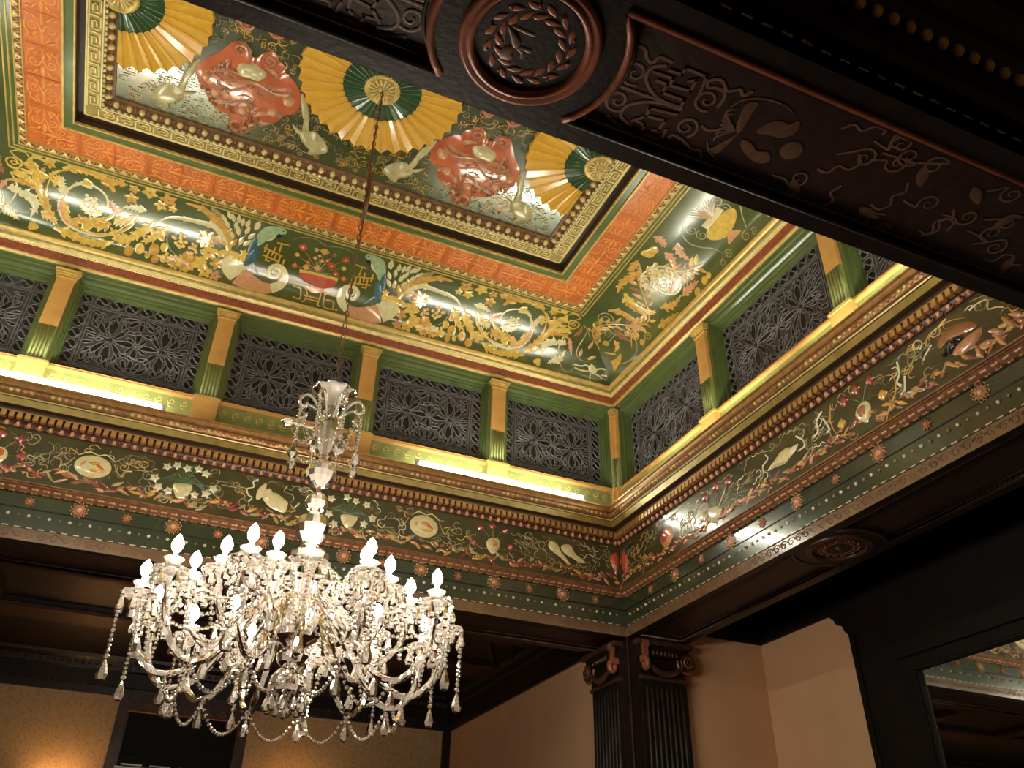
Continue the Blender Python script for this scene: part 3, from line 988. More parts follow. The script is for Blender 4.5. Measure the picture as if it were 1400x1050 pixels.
for side in ('back', 'right', 'left', 'front'):
    h = HL[side]
    mb = MB(); sweep(mb, side, CV, 'cove_green', True)
    COVE[side] = build('cove', mb, CEIL, label='curved green cove painted with scrolls')
    mb = MB(); sweep(mb, side, [(0.80, 7.808), (0.835, 7.808)], 'band_green'); sweep(mb, side, [(0.835, 7.808), (0.838, 7.803), (0.847, 7.803), (0.85, 7.808)], 'gold')
    sweep(mb, side, [(0.85, 7.808), (0.885, 7.808)], 'band_green'); sweep(mb, side, [(0.796, 7.806), (0.80, 7.800), (0.808, 7.801), (0.81, 7.808)], 'gold')
    build('green_border', mb, CEIL)
    mb = MB(); sweep(mb, side, [(0.882, 7.808), (0.884, 7.788), (0.893, 7.788), (0.896, 7.796)], 'gold'); sweep(mb, side, [(0.896, 7.796), (0.945, 7.792)], 'red_brown'); sweep(mb, side, [(0.945, 7.792), (0.948, 7.784), (0.956, 7.784), (0.960, 7.803)], 'gold')
    wl = build('waterleaf_moulding', mb, CEIL)
    mb = MB(); sweep(mb, side, [(0.958, 7.803), (1.232, 7.803)], 'orange')
    ob = build('orange_border', mb, CEIL)
    mb = MB(); sweep(mb, side, [(1.232, 7.803), (1.234, 7.790), (1.250, 7.790), (1.252, 7.806)], 'gold'); sweep(mb, side, [(1.252, 7.806), (1.318, 7.806)], 'band_green'); sweep(mb, side, [(1.318, 7.806), (1.320, 7.797), (1.332, 7.797), (1.334, 7.83)], 'gold')
    build('inner_green_border', mb, CEIL)
    mb = MB(); sweep(mb, side, [(1.334, 7.82), (1.334, 7.895), (1.382, 7.897)], 'brown_gap')
    build('shadow_groove', mb, CEIL)
    mb = MB(); sweep(mb, side, [(1.382, 7.897), (1.384, 7.880), (1.396, 7.880), (1.398, 7.886)], 'gold_pale'); sweep(mb, side, [(1.398, 7.886), (1.505, 7.886)], 'gold_olive'); sweep(mb, side, [(1.505, 7.886), (1.507, 7.878), (1.518, 7.878), (1.520, 7.886)], 'gold_pale')
    kb = build('key_border', mb, CEIL)
    mb = MB(); sweep(mb, side, [(1.520, 7.886), (1.528, 7.888), (1.540, 7.920), (1.565, 7.948), (1.590, 7.958), (1.604, 7.962), (1.606, 7.978)], 'egg_brown', False)
    eb = build('egg_moulding', mb, CEIL)
    # repeated units: only where they can be seen
    def run(name, me, d, z, pitch, parent, trim=0.0):
        L = h - d - trim
        if side == 'front':
            return
        n = max(1, int(round(2 * L / pitch)))
        for i in range(n):
            u = -L + (i + 0.5) * 2 * L / n
            p = P(side, u, d, z)
            if side in ('left', 'right') and p.y < 3.4:
                continue
            inst(name, me, p, parent, ROT[side])
    run('waterleaf', LEAFU, 0.921, 7.792, 0.098, wl)
    run('greek_key', KEYU, 1.452, 7.886, KP, kb, 0.05)
    run('egg', CEGG, 1.556, 7.935, 0.104, eb, 0.02)
    if side != 'front':
        mb = MB()
        L = h - 1.53
        n = int(2 * L / 0.052)
        for i in range(n):
            u = -L + (i + 0.5) * 2 * L / n
            mb.sphere(P(side, u, 1.532, 7.882), 0.0145, 'p_cream', 5, 4, (1.5, 1.5, 1) if 0 else (1.4, 1.0, 1.0) if side == 'back' else (1.0, 1.4, 1.0), True)
        n = int(2 * (h - 1.556) / 0.104)
        for i in range(n):
            u = -(h - 1.556) + i * 2 * (h - 1.556) / n
            for e in (-0.014, 0.014):
                mb.sphere(P(side, u + e, 1.560, 7.935), 0.014, 'copper', 5, 4, (0.7, 1.6, 1.1) if side == 'back' else (1.6, 0.7, 1.1), True)
        build('bead', mb, eb, kind='stuff')
        n = int(round(2 * (h - 1.095) / 0.60))
        ln = 2 * (h - 1.095) / n
        ARA[side] = arabesque(ln)
        for i in range(n):
            u = -(h - 1.095) + (i + 0.5) * ln
            inst('arabesque', ARA[side], P(side, u, 1.095, 7.803), ob, ROT[side])

PX0, PX1, PY0, PY1 = XL + 1.604, X0 - 1.604, YF + 1.604, Y0 - 1.604
mb = MB()
mb.add([(PX0, PY0, ZP), (PX1, PY0, ZP), (PX1, PY1, ZP), (PX0, PY1, ZP)], [(0, 1, 2, 3)], 'panel_green')
PANEL = build('ceiling_panel', mb, CEIL, label='dark green painted panel with fans, masks and cranes')
mb = MB()
mb.add([(XL - 0.4, YF - 0.4, 8.1), (X0 + 0.4, YF - 0.4, 8.1), (X0 + 0.4, Y0 + 0.4, 8.1), (XL - 0.4, Y0 + 0.4, 8.1)], [(0, 1, 2, 3)], 'brown_gap')
build('roof_boarding', mb, CEIL)

# ================================================================ CEILING PANEL: fans, masks, cranes, fretwork
NPL = 36
R0, R1, R2 = 0.145, 0.325, 0.665
def pleat_mesh(ra, rb, mname, hgt, z0, scallop):
    mb = MB()
    a = PI / NPL
    v = []
    for r, t, z in ((ra, -a, -z0), (ra, 0, -z0 - hgt * 0.5), (ra, a, -z0), (rb, -a, -z0 * 0.6), (rb + scallop, 0, -z0 * 0.6 - hgt), (rb, a, -z0 * 0.6)):
        v.append((r * math.cos(t), r * math.sin(t), z))
    v += [(v[3][0], v[3][1], 0), (v[4][0], v[4][1], 0), (v[5][0], v[5][1], 0)]
    mb.add(v, [(0, 1, 4, 3), (1, 2, 5, 4), (3, 4, 7, 6), (4, 5, 8, 7)], mname)
    mb.tube([(ra * 1.02, 0, -z0 - hgt * 0.5 - 0.001), (rb + scallop * 1.2, 0, -z0 * 0.6 - hgt - 0.001)], 0.005, mname, 4)
    return mb.mesh('pleat')
PL_Y = pleat_mesh(R1, R2, 'fan_yellow', 0.034, 0.045, 0.022)
PL_G = pleat_mesh(R0, R1 + 0.012, 'fan_green', 0.020, 0.062, 0.010)
mb = MB()
mb.lathe([(0.150, 0.0), (0.152, -0.062), (0.142, -0.080), (0.122, -0.082), (0.110, -0.070), (0.030, -0.066), (0.026, -0.076), (0.0, -0.078)], 28, 'gold')
for k in range(16):
    t = 2 * PI * k / 16
    mb.tube([(0.032 * math.cos(t), 0.032 * math.sin(t), -0.070), (0.07 * math.cos(t), 0.07 * math.sin(t), -0.080), (0.106 * math.cos(t), 0.106 * math.sin(t), -0.072)], [0.006, 0.011, 0.008], 'gold_pale', 5)
HUB = mb.mesh('fan')
for cx, a0, a1 in ((XC, 0, 360), (PX0, -89, 89), (PX1, 91, 269)):
    hub = inst('fan', HUB, (cx, YC, ZP), PANEL)
    for k in range(NPL):
        dg = (360 / NPL) * (k + 0.5)
        dd = (dg + 180) % 360 - 180 if a0 < 0 else dg
        if a0 <= dd <= a1:
            for me in (PL_Y, PL_G):
                c = bpy.data.objects.new('pleat', me)
                c.rotation_euler = (0, 0, math.radians(dg))
                link(c, hub)

PF = Flat((0, 0, ZP), (1, 0, 0), (0, 1, 0), (0, 0, -1))
T = tracer(PF, 560, 150, 1 / 7)
MX = 1.753
PANEL_TF = {
    'a': lambda p: (p[0], p[1]), 'b': lambda p: (2 * XC - p[0], p[1]),
    'c': lambda p: (p[0], 2 * YC - p[1]), 'd': lambda p: (2 * XC - p[0], 2 * YC - p[1])}
for key, tf in PANEL_TF.items():
    o = Orn(PF, 0.006); o.tf = [tf]
    o.blob(T((190, 430), (230, 340), (330, 270), (440, 240), (490, 240), (520, 200), (590, 190), (620, 165), (690, 165), (730, 220), (750, 290), (790, 300), (830, 260), (910, 250), (970, 290), (990, 380), (1010, 470), (1050, 560), (1040, 670), (980, 740), (900, 760), (850, 790), (780, 830), (680, 840), (600, 830), (570, 870), (500, 910), (410, 880), (380, 810), (430, 760), (330, 720), (270, 640), (250, 540), (210, 500)), 'mask_red', 3, 0.045)
    part = build('dragon_mask', o.mb, PANEL, label='red modelled dragon mask with curled brows')
    o = Orn(PF, 0.046); o.tf = [tf]
    k7 = 0.0047                      # one pixel of the enlarged view, in survey units, near this mask
    o.spiral(T((660, 225)), 0.060, 0.020, 'mask_tan', 1.5, 0)
    o.spiral(T((885, 305)), 0.060, 0.020, 'mask_tan', 1.5, PI)
    o.spiral(T((915, 735)), 0.040, 0.014, 'mask_tan', 1.3, PI)
    for pts, wd, m in (
        (((330, 330), (430, 410), (560, 430), (660, 450), (760, 520), (880, 560), (960, 540)), 0.062, 'mask_tan'),
        (((360, 300), (430, 350), (520, 390), (600, 400)), 0.045, 'mask_tan'),
        (((420, 500), (520, 520), (640, 510), (720, 590), (780, 650), (770, 700)), 0.050, 'p_salmon'),
        (((270, 540), (360, 570), (440, 640), (430, 700)), 0.050, 'mask_tan'),
        (((500, 640), (560, 610), (620, 640), (660, 700), (720, 740)), 0.042, 'mask_tan'),
        (((640, 640), (690, 690), (740, 750), (800, 770)), 0.042, 'mask_tan'),
        (((520, 340), (530, 290), (600, 280), (660, 290)), 0.034, 'mask_tan'),
        (((840, 470), (880, 480), (910, 430), (930, 470)), 0.034, 'p_salmon'),
        (((700, 480), (800, 470), (900, 520), (960, 600)), 0.036, 'mask_tan'),
        (((560, 560), (620, 570), (680, 620)), 0.030, 'mask_tan'),
        (((440, 560), (480, 600), (500, 680)), 0.030, 'mask_tan'),
        (((470, 830), (510, 790), (560, 820), (540, 870), (480, 870)), 0.028, 'mask_tan'),
        (((400, 830), (430, 800), (460, 830), (430, 860)), 0.026, 'mask_tan')):
        o.stroke(T(*pts), wd, m, 5, relief=2.4)
        q_ = [(x + 14, y + 22) for x, y in pts]
        o.stroke(T(*q_), wd * 0.4, 'p_rust', 5, relief=0.5)  # crevice shade painted in rust beside each ridge
    rg = random.Random(5)
    for k in range(60):
        a = T((rg.uniform(380, 900), rg.uniform(420, 760)))
        an = rg.uniform(0, 6.28)
        o.stroke([a, (a[0] + 0.05 * math.cos(an), a[1] + 0.05 * math.sin(an)), (a[0] + 0.08 * math.cos(an + 0.7), a[1] + 0.08 * math.sin(an + 0.7))], 0.024, rg.choice(('mask_tan', 'p_rust', 'p_salmon', 'p_rust')), 4, relief=2.4)  # rust strokes paint in crevice shade, salmon ones highlights
    for c, r in (((560, 695), 0.046), ((820, 705), 0.046), ((960, 640), 0.040), ((320, 400), 0.055), ((360, 555), 0.05)):
        o.disc(T(c), r, 'p_salmon', 12, 0.03)
    build('brow_and_eyes', o.mb, part)
    o = Orn(PF, 0.060); o.tf = [tf]
    o.blob(T((590, 340), (620, 310), (690, 310), (790, 350), (835, 390), (830, 440), (790, 460), (700, 420), (610, 390)), 'p_cream', 4, 0.05)
    build('brow_bar', o.mb, part, label='cream bar across the brow')
G_ = tracer(PF, 380, 90, 240 / 1400)
for key, tf in PANEL_TF.items():
    for mir in (False, True):
        o = Orn(PF, 0.008)
        o.tf = [(lambda p, tf=tf: tf((2 * MX - p[0], p[1]))) if mir else tf]
        o.blob(G_((835, 830), (900, 780), (1000, 765), (1060, 800), (1085, 840), (1040, 880), (960, 895), (945, 930), (910, 920), (870, 880)), 'crane_cream', 3, 0.035)
        o.blob(G_((1040, 800), (1090, 730), (1150, 660), (1270, 590), (1210, 680), (1130, 745), (1090, 810)), 'crane_cream', 3, 0.02)
        o.blob(G_((1080, 825), (1180, 818), (1090, 850)), 'crane_cream', 3, 0.012)
        o.stroke(G_((900, 800), (960, 790), (1040, 810)), 0.014, 'p_tan', 4, relief=2)
        o.stroke(G_((890, 840), (950, 840), (1040, 850)), 0.014, 'p_tan', 4, relief=2)
        o.stroke(G_((925, 900), (940, 880), (990, 885)), 0.010, 'p_rust', 4)
        o.stroke(G_((930, 925), (1000, 938), (1080, 930)), 0.008, 'p_tan', 4)
        build('crane', o.mb, PANEL, label='cream crane in low relief')
# fretwork lines between the figures
o = Orn(PF, 0.004)
rg = random.Random(11)
def clear_spot(x, y):
    if not (PX0 + 0.03 < x < PX1 - 0.03 and PY0 + 0.03 < y < PY1 - 0.03):
        return False
    for cx in (XC, PX0, PX1):
        if math.hypot(x - cx, y - YC) < R2 + 0.03:
            return False
    for sx in (MX, 2 * XC - MX):
        for sy in (5.06, 2 * YC - 5.06):
            if math.hypot((x - sx) / 1.0, (y - sy) / 0.95) < 0.40:
                return False
    return True
cnt = 0
while cnt < 820:
    x, y = rg.uniform(PX0, PX1), rg.uniform(PY0, PY1)
    if not clear_spot(x, y):
        continue
    cnt += 1
    m = rg.choice(('p_tan', 'p_tan', 'p_dim', 'p_gold'))
    if rg.random() < 0.3:
        o.spiral((x, y), rg.uniform(0.025, 0.05), 0.007, m, 1.4, rg.uniform(0, 6.28), rg.choice((-1, 1)))
        continue
    g = 0.026
    pts = [(x, y)]
    d = rg.randrange(4)
    for _ in range(rg.randrange(4, 8)):
        L = g * rg.choice((1, 1, 2))
        q = (pts[-1][0] + L * (1, 0, -1, 0)[d], pts[-1][1] + L * (0, 1, 0, -1)[d])
        if not clear_spot(*q):
            break
        pts.append(q)
        d = (d + rg.choice((1, 3))) % 4
    if len(pts) > 1:
        o.fret(pts, 0.0058, m)
for sx in (MX, 2 * XC - MX):           # crazed lattice between the facing masks
    for k in range(16):
        a = rg.uniform(0, 6.28)
        x, y = sx + rg.uniform(-0.28, 0.28), YC + rg.uniform(-0.13, 0.13)
        o.stroke([(x, y), (x + 0.05 * math.cos(a), y + 0.05 * math.sin(a)), (x + 0.09 * math.cos(a + 0.5), y + 0.09 * math.sin(a + 0.5))], 0.010, 'p_gold', 3)
build('fretwork', o.mb, PANEL, kind='stuff')

# ================================================================ COVES: painted scrolls
def vine_leaf(o, c, r, m, rot=0.0):
    o.disc(c, r, m, 20, 0.008, lobes=5, amp=0.30, rot=rot)
    o.disc(c, r * 0.22, 'p_rust', 6, 0.012)
def grapes(o, c, r, m, n=14, seed=1):
    g = random.Random(seed)
    for k in range(n):
        t, rr = g.uniform(0, 6.28), r * math.sqrt(g.random())
        o.disc((c[0] + rr * math.cos(t) * 0.8, c[1] + rr * math.sin(t)), 0.019, m, 8, 0.012)

cb = Cove('back')
A = tracer(cb, 400, 310, 1 / 7)
B = tracer(cb, 560, 360, 1 / 7)
C = tracer(cb, 760, 400, 1 / 7)
PP = tracer(cb, 0, 200, 240 / 1400)
# bowl of flowers in the middle
o = Orn(cb, 0.003, flat=True, soft=0.12)
o.blob(A((70, 430), (160, 440), (290, 475), (425, 512), (405, 570), (350, 592), (270, 590), (150, 550), (92, 510), (66, 470)), 'p_red', 3, 0.012)
o.stroke(A((66, 425), (250, 462), (430, 515)), 0.040, 'p_yellow', 6, taper='none')
for x in range(6):
    o.stroke(A((120 + 50 * x, 470 + 12 * x), (150 + 36 * x, 560 + 6 * x)), 0.006, 'p_gold', 3)
o.blob(A((130, 570), (210, 585), (300, 600), (270, 640), (180, 630)), 'p_salmon', 3, 0.006)
for pts in (((120, 580), (140, 640), (110, 710), (80, 720)), ((275, 610), (262, 680), (240, 750), (260, 765)), ((110, 660), (250, 690)), ((130, 690), (240, 720)), ((80, 590), (70, 690), (0, 670)), ((310, 650), (300, 770), (430, 800)), ((320, 700), (390, 720), (385, 780)), ((75, 590), (0, 565)), ((300, 640), (420, 670))):
    o.stroke(A(*pts), 0.016, 'p_gold', 4, taper='none')
for k, (x, y, r) in enumerate(((100, 200, 34), (240, 395, 30), (310, 240, 34), (510, 322, 32), (370, 380, 34), (230, 222, 20), (490, 402, 22), (410, 455, 26), (488, 500, 24), (45, 270, 20), (130, 390, 28), (330, 330, 22), (400, 270, 18), (215, 300, 16), (280, 330, 18), (20, 375, 22), (145, 340, 22), (260, 280, 14))):
    p = A((x, y))
    o.disc(p, r * 0.00125, ('p_red', 'p_salmon', 'p_gold', 'p_red')[k % 4], 10, 0.006, lobes=4, amp=0.15)
    o.disc(p, r * 0.0005, 'p_cream', 6, 0.009)
    o.stroke([p, A((240, 440))], 0.006, 'p_tan', 3)
o.stroke(A((0, 130), (90, 100), (220, 120), (320, 185), (430, 195), (520, 220), (590, 265)), 0.010, 'p_tan', 5)
build('painted_bowl', o.mb, COVE['back'], label='red footed bowl of flowers painted on the cove')

for mir in (False, True):
    def orn():
        q = Orn(cb, 0.003, flat=True, soft=0.12)
        if mir:
            q.tf = [lambda p: (-p[0], p[1])]
        return q
    # parrot
    o = orn()
    o.blob(A((695, 300), (705, 270), (745, 260), (810, 285), (865, 320), (890, 370), (892, 450), (870, 495), (835, 520), (815, 500), (800, 460), (780, 410), (760, 370), (752, 330), (725, 310)), 'p_parrot', 3, 0.012)
    o.blob(A((850, 470), (890, 450), (893, 540), (878, 600), (850, 620), (838, 550)), 'p_blue', 3, 0.01)
    o.blob(A((790, 560), (838, 530), (850, 620), (842, 740), (815, 730), (780, 660)), 'p_blue', 3, 0.008)
    o.stroke(A((840, 640), (760, 690), (670, 750)), 0.03, 'p_blue', 4, taper='end')
    o.blob(A((710, 320), (750, 315), (755, 350), (735, 375), (712, 350)), 'p_grape', 3, 0.006)
    o.stroke(A((755, 350), (770, 400), (800, 440)), 0.03, 'p_cream', 4)
    o.disc(A((728, 282)), 0.012, 'p_grape', 6, 0.012)
    build('painted_parrot', o.mb, COVE['back'], label='green and blue parrot painted on the cove')
    # fret perch
    o = orn()
    for pts in (((600, 365), (700, 400)), ((665, 390), (640, 460)), ((600, 480), (770, 500)), ((690, 450), (680, 520)), ((610, 485), (590, 560)), ((590, 540), (740, 560)), ((650, 490), (640, 540)), ((720, 500), (700, 590)), ((770, 465), (750, 525)), ((700, 590), (670, 580)), ((560, 500), (545, 560))):
        o.fret(A(*pts), 0.016, 'p_gold')
    # horn
    o.stroke(A((980, 735), (900, 800), (830, 830)), [0.20, 0.215, 0.205], 'p_cream', 6, taper='none')
    o.stroke(A((830, 832), (740, 848), (620, 838), (530, 795)), [0.205, 0.19, 0.15, 0.10], 'p_salmon', 6)
    o.stroke(A((820, 818), (740, 830), (620, 820), (540, 785)), 0.012, 'p_cream', 6)
    o.stroke(A((825, 850), (740, 866), (620, 852), (530, 805)), 0.012, 'p_cream', 6)
    o.stroke(A((530, 795), (470, 725), (462, 640), (520, 580), (590, 580), (625, 640), (590, 695), (535, 680), (525, 630), (560, 605), (590, 635), (570, 660)), [0.10, 0.085, 0.06, 0.045, 0.04, 0.035, 0.03, 0.025, 0.02], 'p_cream', 5)
    o.stroke(A((870, 690), (960, 710), (1080, 745)), 0.11, 'p_yellow', 5)
    for x in range(6):
        o.disc(A((875 + 38 * x, 680 + 14 * x)), 0.036, 'p_yellow', 10, 0.016, lobes=3)
    o.acanthus(A((1010, 690), (1080, 600), (1200, 525), (1400, 495)) + [B((420, 175))], 0.13, 'p_gold', 4)
    o.acanthus(A((1010, 690), (1090, 620), (1220, 570)) + B((200, 240), (420, 330), (500, 430)), 0.09, 'p_cream', 3)
    build('painted_horn', o.mb, COVE['back'], label='cream and salmon horn of plenty painted on the cove')
    # bush of pale leaves
    o = orn()
    q0 = A((960, 640))
    for x, y in ((925, 470), (985, 445), (1020, 395), (1065, 405), (1110, 400), (1155, 420), (1215, 465), (1045, 495), (1090, 460), (920, 540), (975, 555), (1075, 550), (1160, 490), (1195, 415), (1270, 455), (1320, 455), (935, 375), (950, 355)):
        p = A((x, y))
        o.leaf(p, math.atan2(p[1] - q0[1], p[0] - q0[0]), 0.115, 0.045, 'p_cream' if x < 1250 else 'p_tan')
    for x, y in ((980, 430), (1060, 400), (1150, 430), (1220, 470)):
        o.stroke([q0, A((x, y))], 0.006, 'p_tan', 3)
    # vine leaves, grapes and fruit under the scroll
    for k, (x, y, r) in enumerate(((1140, 790, 54), (1040, 840, 40), (1165, 900, 44), (1000, 940, 38), (1090, 955, 46), (1260, 965, 62), (1350, 1005, 44), (1215, 695, 66), (890, 635, 28))):
        vine_leaf(o, A((x, y)), r * 0.00130, ('p_yellow', 'p_gold', 'p_yellow', 'p_salmon')[k % 4], k)
    for k, (x, y, r) in enumerate(((100, 350, 62), (30, 445, 45), (135, 620, 62), (230, 655, 42), (40, 555, 42), (540, 232, 52), (690, 255, 48), (800, 295, 34), (470, 275, 28), (770, 372, 42), (560, 300, 40), (1380, 465, 34))):
        vine_leaf(o, B((x, y)), r * 0.00130, ('p_yellow', 'p_gold')[k % 2], k)
    for k, (x, y, r) in enumerate(((305, 675, 34), (360, 720, 34), (425, 720, 26), (400, 648, 48), (500, 700, 44), (560, 765, 42), (345, 590, 36), (395, 535, 26), (300, 630, 18), (190, 700, 18))):
        o.disc(B((x, y)), r * 0.0010, ('p_yellow', 'p_gold')[k % 2], 10, 0.014, ry=r * 0.0013)
    grapes(o, B((275, 465)), 0.085, 'p_yellow', 15, 3)
    grapes(o, B((140, 490)), 0.07, 'p_gold', 12, 4)
    grapes(o, B((990, 560)), 0.08, 'p_cream', 16, 9)
    o.stroke(B((380, 400), (370, 500), (300, 580), (200, 605)), 0.010, 'p_tan', 5)
    build('painted_vine', o.mb, COVE['back'], label='yellow vine leaves and grapes painted on the cove')
    # acanthus scroll
    o = orn()
    for pts, wd, m in (
        (((405, 420), (440, 500), (470, 590), (520, 645)), 0.09, 'p_yellow'),
        (((515, 440), (540, 530), (570, 600), (605, 680), (650, 750)), 0.10, 'p_yellow'),
        (((650, 460), (668, 540), (690, 600)), 0.07, 'p_gold'),
        (((690, 530), (735, 590), (770, 610)), 0.08, 'p_yellow'),
        (((580, 640), (660, 710), (770, 660)), 0.09, 'p_yellow'),
        (((780, 630), (850, 700), (970, 690)), 0.09, 'p_gold'),
        (((900, 760), (960, 720), (1000, 760), (930, 810)), 0.07, 'p_gold'),
        (((1150, 610), (1135, 700), (1060, 785), (990, 800)), 0.075, 'p_salmon'),
        (((690, 760), (780, 830), (900, 865), (1060, 880)), 0.085, 'p_yellow'),
        (((1100, 850), (1190, 790), (1260, 700), (1300, 620)), 0.075, 'p_gold'),
        (((870, 610), (950, 640), (1030, 630)), 0.06, 'p_cream'),
        (((860, 295), (940, 325), (1020, 335)), 0.07, 'p_gold'),
        (((900, 400), (1000, 350), (1120, 355), (1230, 400), (1295, 470)), 0.10, 'p_gold'),
        (((1170, 620), (1220, 560), (1255, 500)), 0.065, 'p_cream'),
        (((760, 540), (820, 500), (900, 480)), 0.07, 'p_salmon'),
        (((620, 400), (700, 420), (780, 470)), 0.07, 'p_cream'),
        (((1040, 470), (1100, 460), (1170, 510)), 0.06, 'p_cream'),
        (((1330, 640), (1380, 570), (1390, 500)), 0.06, 'p_gold')):
        o.acanthus(B(*pts), wd, m, 4)
    o.spiral(B((985, 560)), 0.24, 0.022, 'p_cream', 1.3, -PI * 0.25, 1)
    o.stroke(B((680, 590), (720, 690), (800, 770), (920, 810), (1050, 800), (1150, 720), (1190, 600), (1150, 500)), 0.022, 'p_cream', 5)
    o.stroke(B((1300, 470), (1312, 560), (1265, 690), (1180, 775), (1080, 850)), 0.016, 'p_yellow', 5)
    # corner end of the scroll
    for pts, wd, m in ((((-100, 380), (0, 390), (70, 410), (140, 450)), 0.07, 'p_gold'), (((0, 270), (60, 280), (90, 300)), 0.05, 'p_gold'), (((-60, 190), (0, 180), (80, 200)), 0.05, 'p_yellow'), (((180, 420), (230, 380), (255, 320)), 0.05, 'p_rust'), (((130, 440), (140, 520), (150, 600)), 0.05, 'p_salmon')):
        o.acanthus(C(*pts), wd, m, 3)
    o.spiral(C((160, 315)), 0.085, 0.014, 'p_gold', 1.7, PI * 0.9, -1, tail=C((20, 250), (70, 240)))
    o.stroke(C((255, 310), (300, 360), (260, 450), (215, 520), (200, 590), (240, 650), (310, 660)), 0.014, 'p_tan', 5)
    o.stroke(C((270, 310), (310, 380), (330, 460)), 0.010, 'p_tan', 4)
    o.stroke(C((20, 520), (30, 640), (70, 740), (130, 760), (170, 710), (140, 690)), 0.012, 'p_tan', 5)
    for x, y, an, m in ((240, 575, 1.8, 'p_salmon'), (345, 625, 0.6, 'p_gold'), (335, 505, 1.5, 'p_salmon'), (70, 590, 1.4, 'p_cream'), (65, 320, 0.3, 'p_yellow'), (380, 450, 1.2, 'p_rust')):
        o.leaf(C((x, y)), an, 0.11, 0.045, m)
    # the great leaf beyond the scroll (read at the far end of the cove)
    o.tf = [(lambda p: p) if mir else (lambda p: (-p[0], p[1]))]
    for pts, wd, m in (
        (((190, 150), (250, 140), (285, 210), (300, 320), (345, 450), (420, 600)), 0.125, 'p_yellow'), (((80, 215), (160, 220), (225, 255), (262, 300)), 0.095, 'p_yellow'),
        (((500, 175), (600, 180), (700, 210), (850, 275)), 0.105, 'p_yellow'), (((430, 320), (455, 260), (490, 240)), 0.08, 'p_yellow'),
        (((150, 385), (235, 400), (285, 470), (240, 570)), 0.115, 'p_cream'), (((430, 650), (560, 700), (700, 765), (870, 790)), 0.110, 'p_yellow'),
        (((510, 420), (525, 540), (600, 645)), 0.075, 'p_yellow'), (((600, 590), (700, 600), (850, 580), (945, 520)), 0.085, 'p_yellow'),
        (((620, 430), (700, 500), (830, 520)), 0.07, 'p_cream'), (((330, 515), (390, 560), (460, 590)), 0.085, 'p_yellow'),
        (((380, 250), (440, 210), (500, 190)), 0.05, 'p_yellow'), (((60, 330), (130, 340), (190, 380)), 0.08, 'p_cream'), (((0, 480), (80, 520), (150, 590)), 0.09, 'p_cream')):
        o.acanthus(PP(*pts), wd * 0.8, m, 4)
    o.stroke(PP((620, 640), (750, 700), (900, 700), (1020, 655), (1100, 580)), 0.03, 'p_yellow', 5)
    o.spiral(PP((100, 125)), 0.075, 0.016, 'p_yellow', 1.7, 0.4, -1, tail=PP((270, 160), (200, 50), (80, 40)))
    o.stroke(PP((75, 200), (130, 290), (120, 390), (60, 480)), 0.016, 'p_cream', 5)
    for x, y in ((290, 75), (400, 110), (345, 235), (262, 640), (700, 290), (685, 645)):
        o.disc(PP((x, y)), 0.045, 'p_yellow', 10, 0.01, lobes=3, amp=0.2)
    build('painted_scroll', o.mb, COVE['back'], label='golden acanthus scroll painted on the cove')
    o = orn()
    o.blob(C((310, 740), (330, 690), (360, 700), (395, 750), (370, 780), (340, 775)), 'p_cream', 3, 0.008)
    for pts in (((170, 685), (240, 705), (290, 695), (330, 730)), ((180, 720), (230, 745), (320, 755)), ((380, 740), (440, 735), (480, 745)), ((370, 780), (410, 800), (440, 830)), ((330, 770), (325, 830)), ((430, 790), (500, 805))):
        o.stroke(C(*pts), 0.018, 'p_cream', 4, taper='none')
    build('painted_sprite', o.mb, COVE['back'], label='small cream winged figure painted in the corner of the cove')

cr = Cove('right')
D = tracer(cr, 820, 250, 240 / 1400)
C2 = tracer(cr, 760, 400, 1 / 7)
o = Orn(cr, 0.003, flat=True, soft=0.12)
o.blob(D((850, 400), (880, 350), (960, 265), (1030, 210), (1080, 215), (1092, 280), (1060, 360), (1010, 430), (940, 462), (870, 450)), 'p_yellow', 3, 0.014)
o.stroke(D((835, 360), (900, 290), (965, 210)), 0.07, 'p_cream', 5, taper='none')
o.stroke(D((870, 420), (960, 320), (1060, 240)), 0.03, 'p_cream', 5)
for x in range(5):
    o.stroke(D((900 + 38 * x, 375 - 34 * x), (945 + 34 * x, 430 - 26 * x)), 0.008, 'p_gold', 3)
o.blob(D((1020, 395), (1060, 380), (1130, 380), (1080, 440), (1030, 495), (1020, 440)), 'p_salmon', 3, 0.008)
for k in range(12):
    a = D((880, 300))
    t = 1.35 + (k - 5.5) * 0.13
    o.stroke([D((905, 290)), (D((905, 290))[0] + 0.25 * math.cos(t), D((905, 290))[1] + 0.22 * math.sin(t))], 0.016, 'p_salmon' if k % 2 else 'p_tan', 3)
build('painted_urn', o.mb, COVE['right'], label='yellow fluted urn painted on the cove')
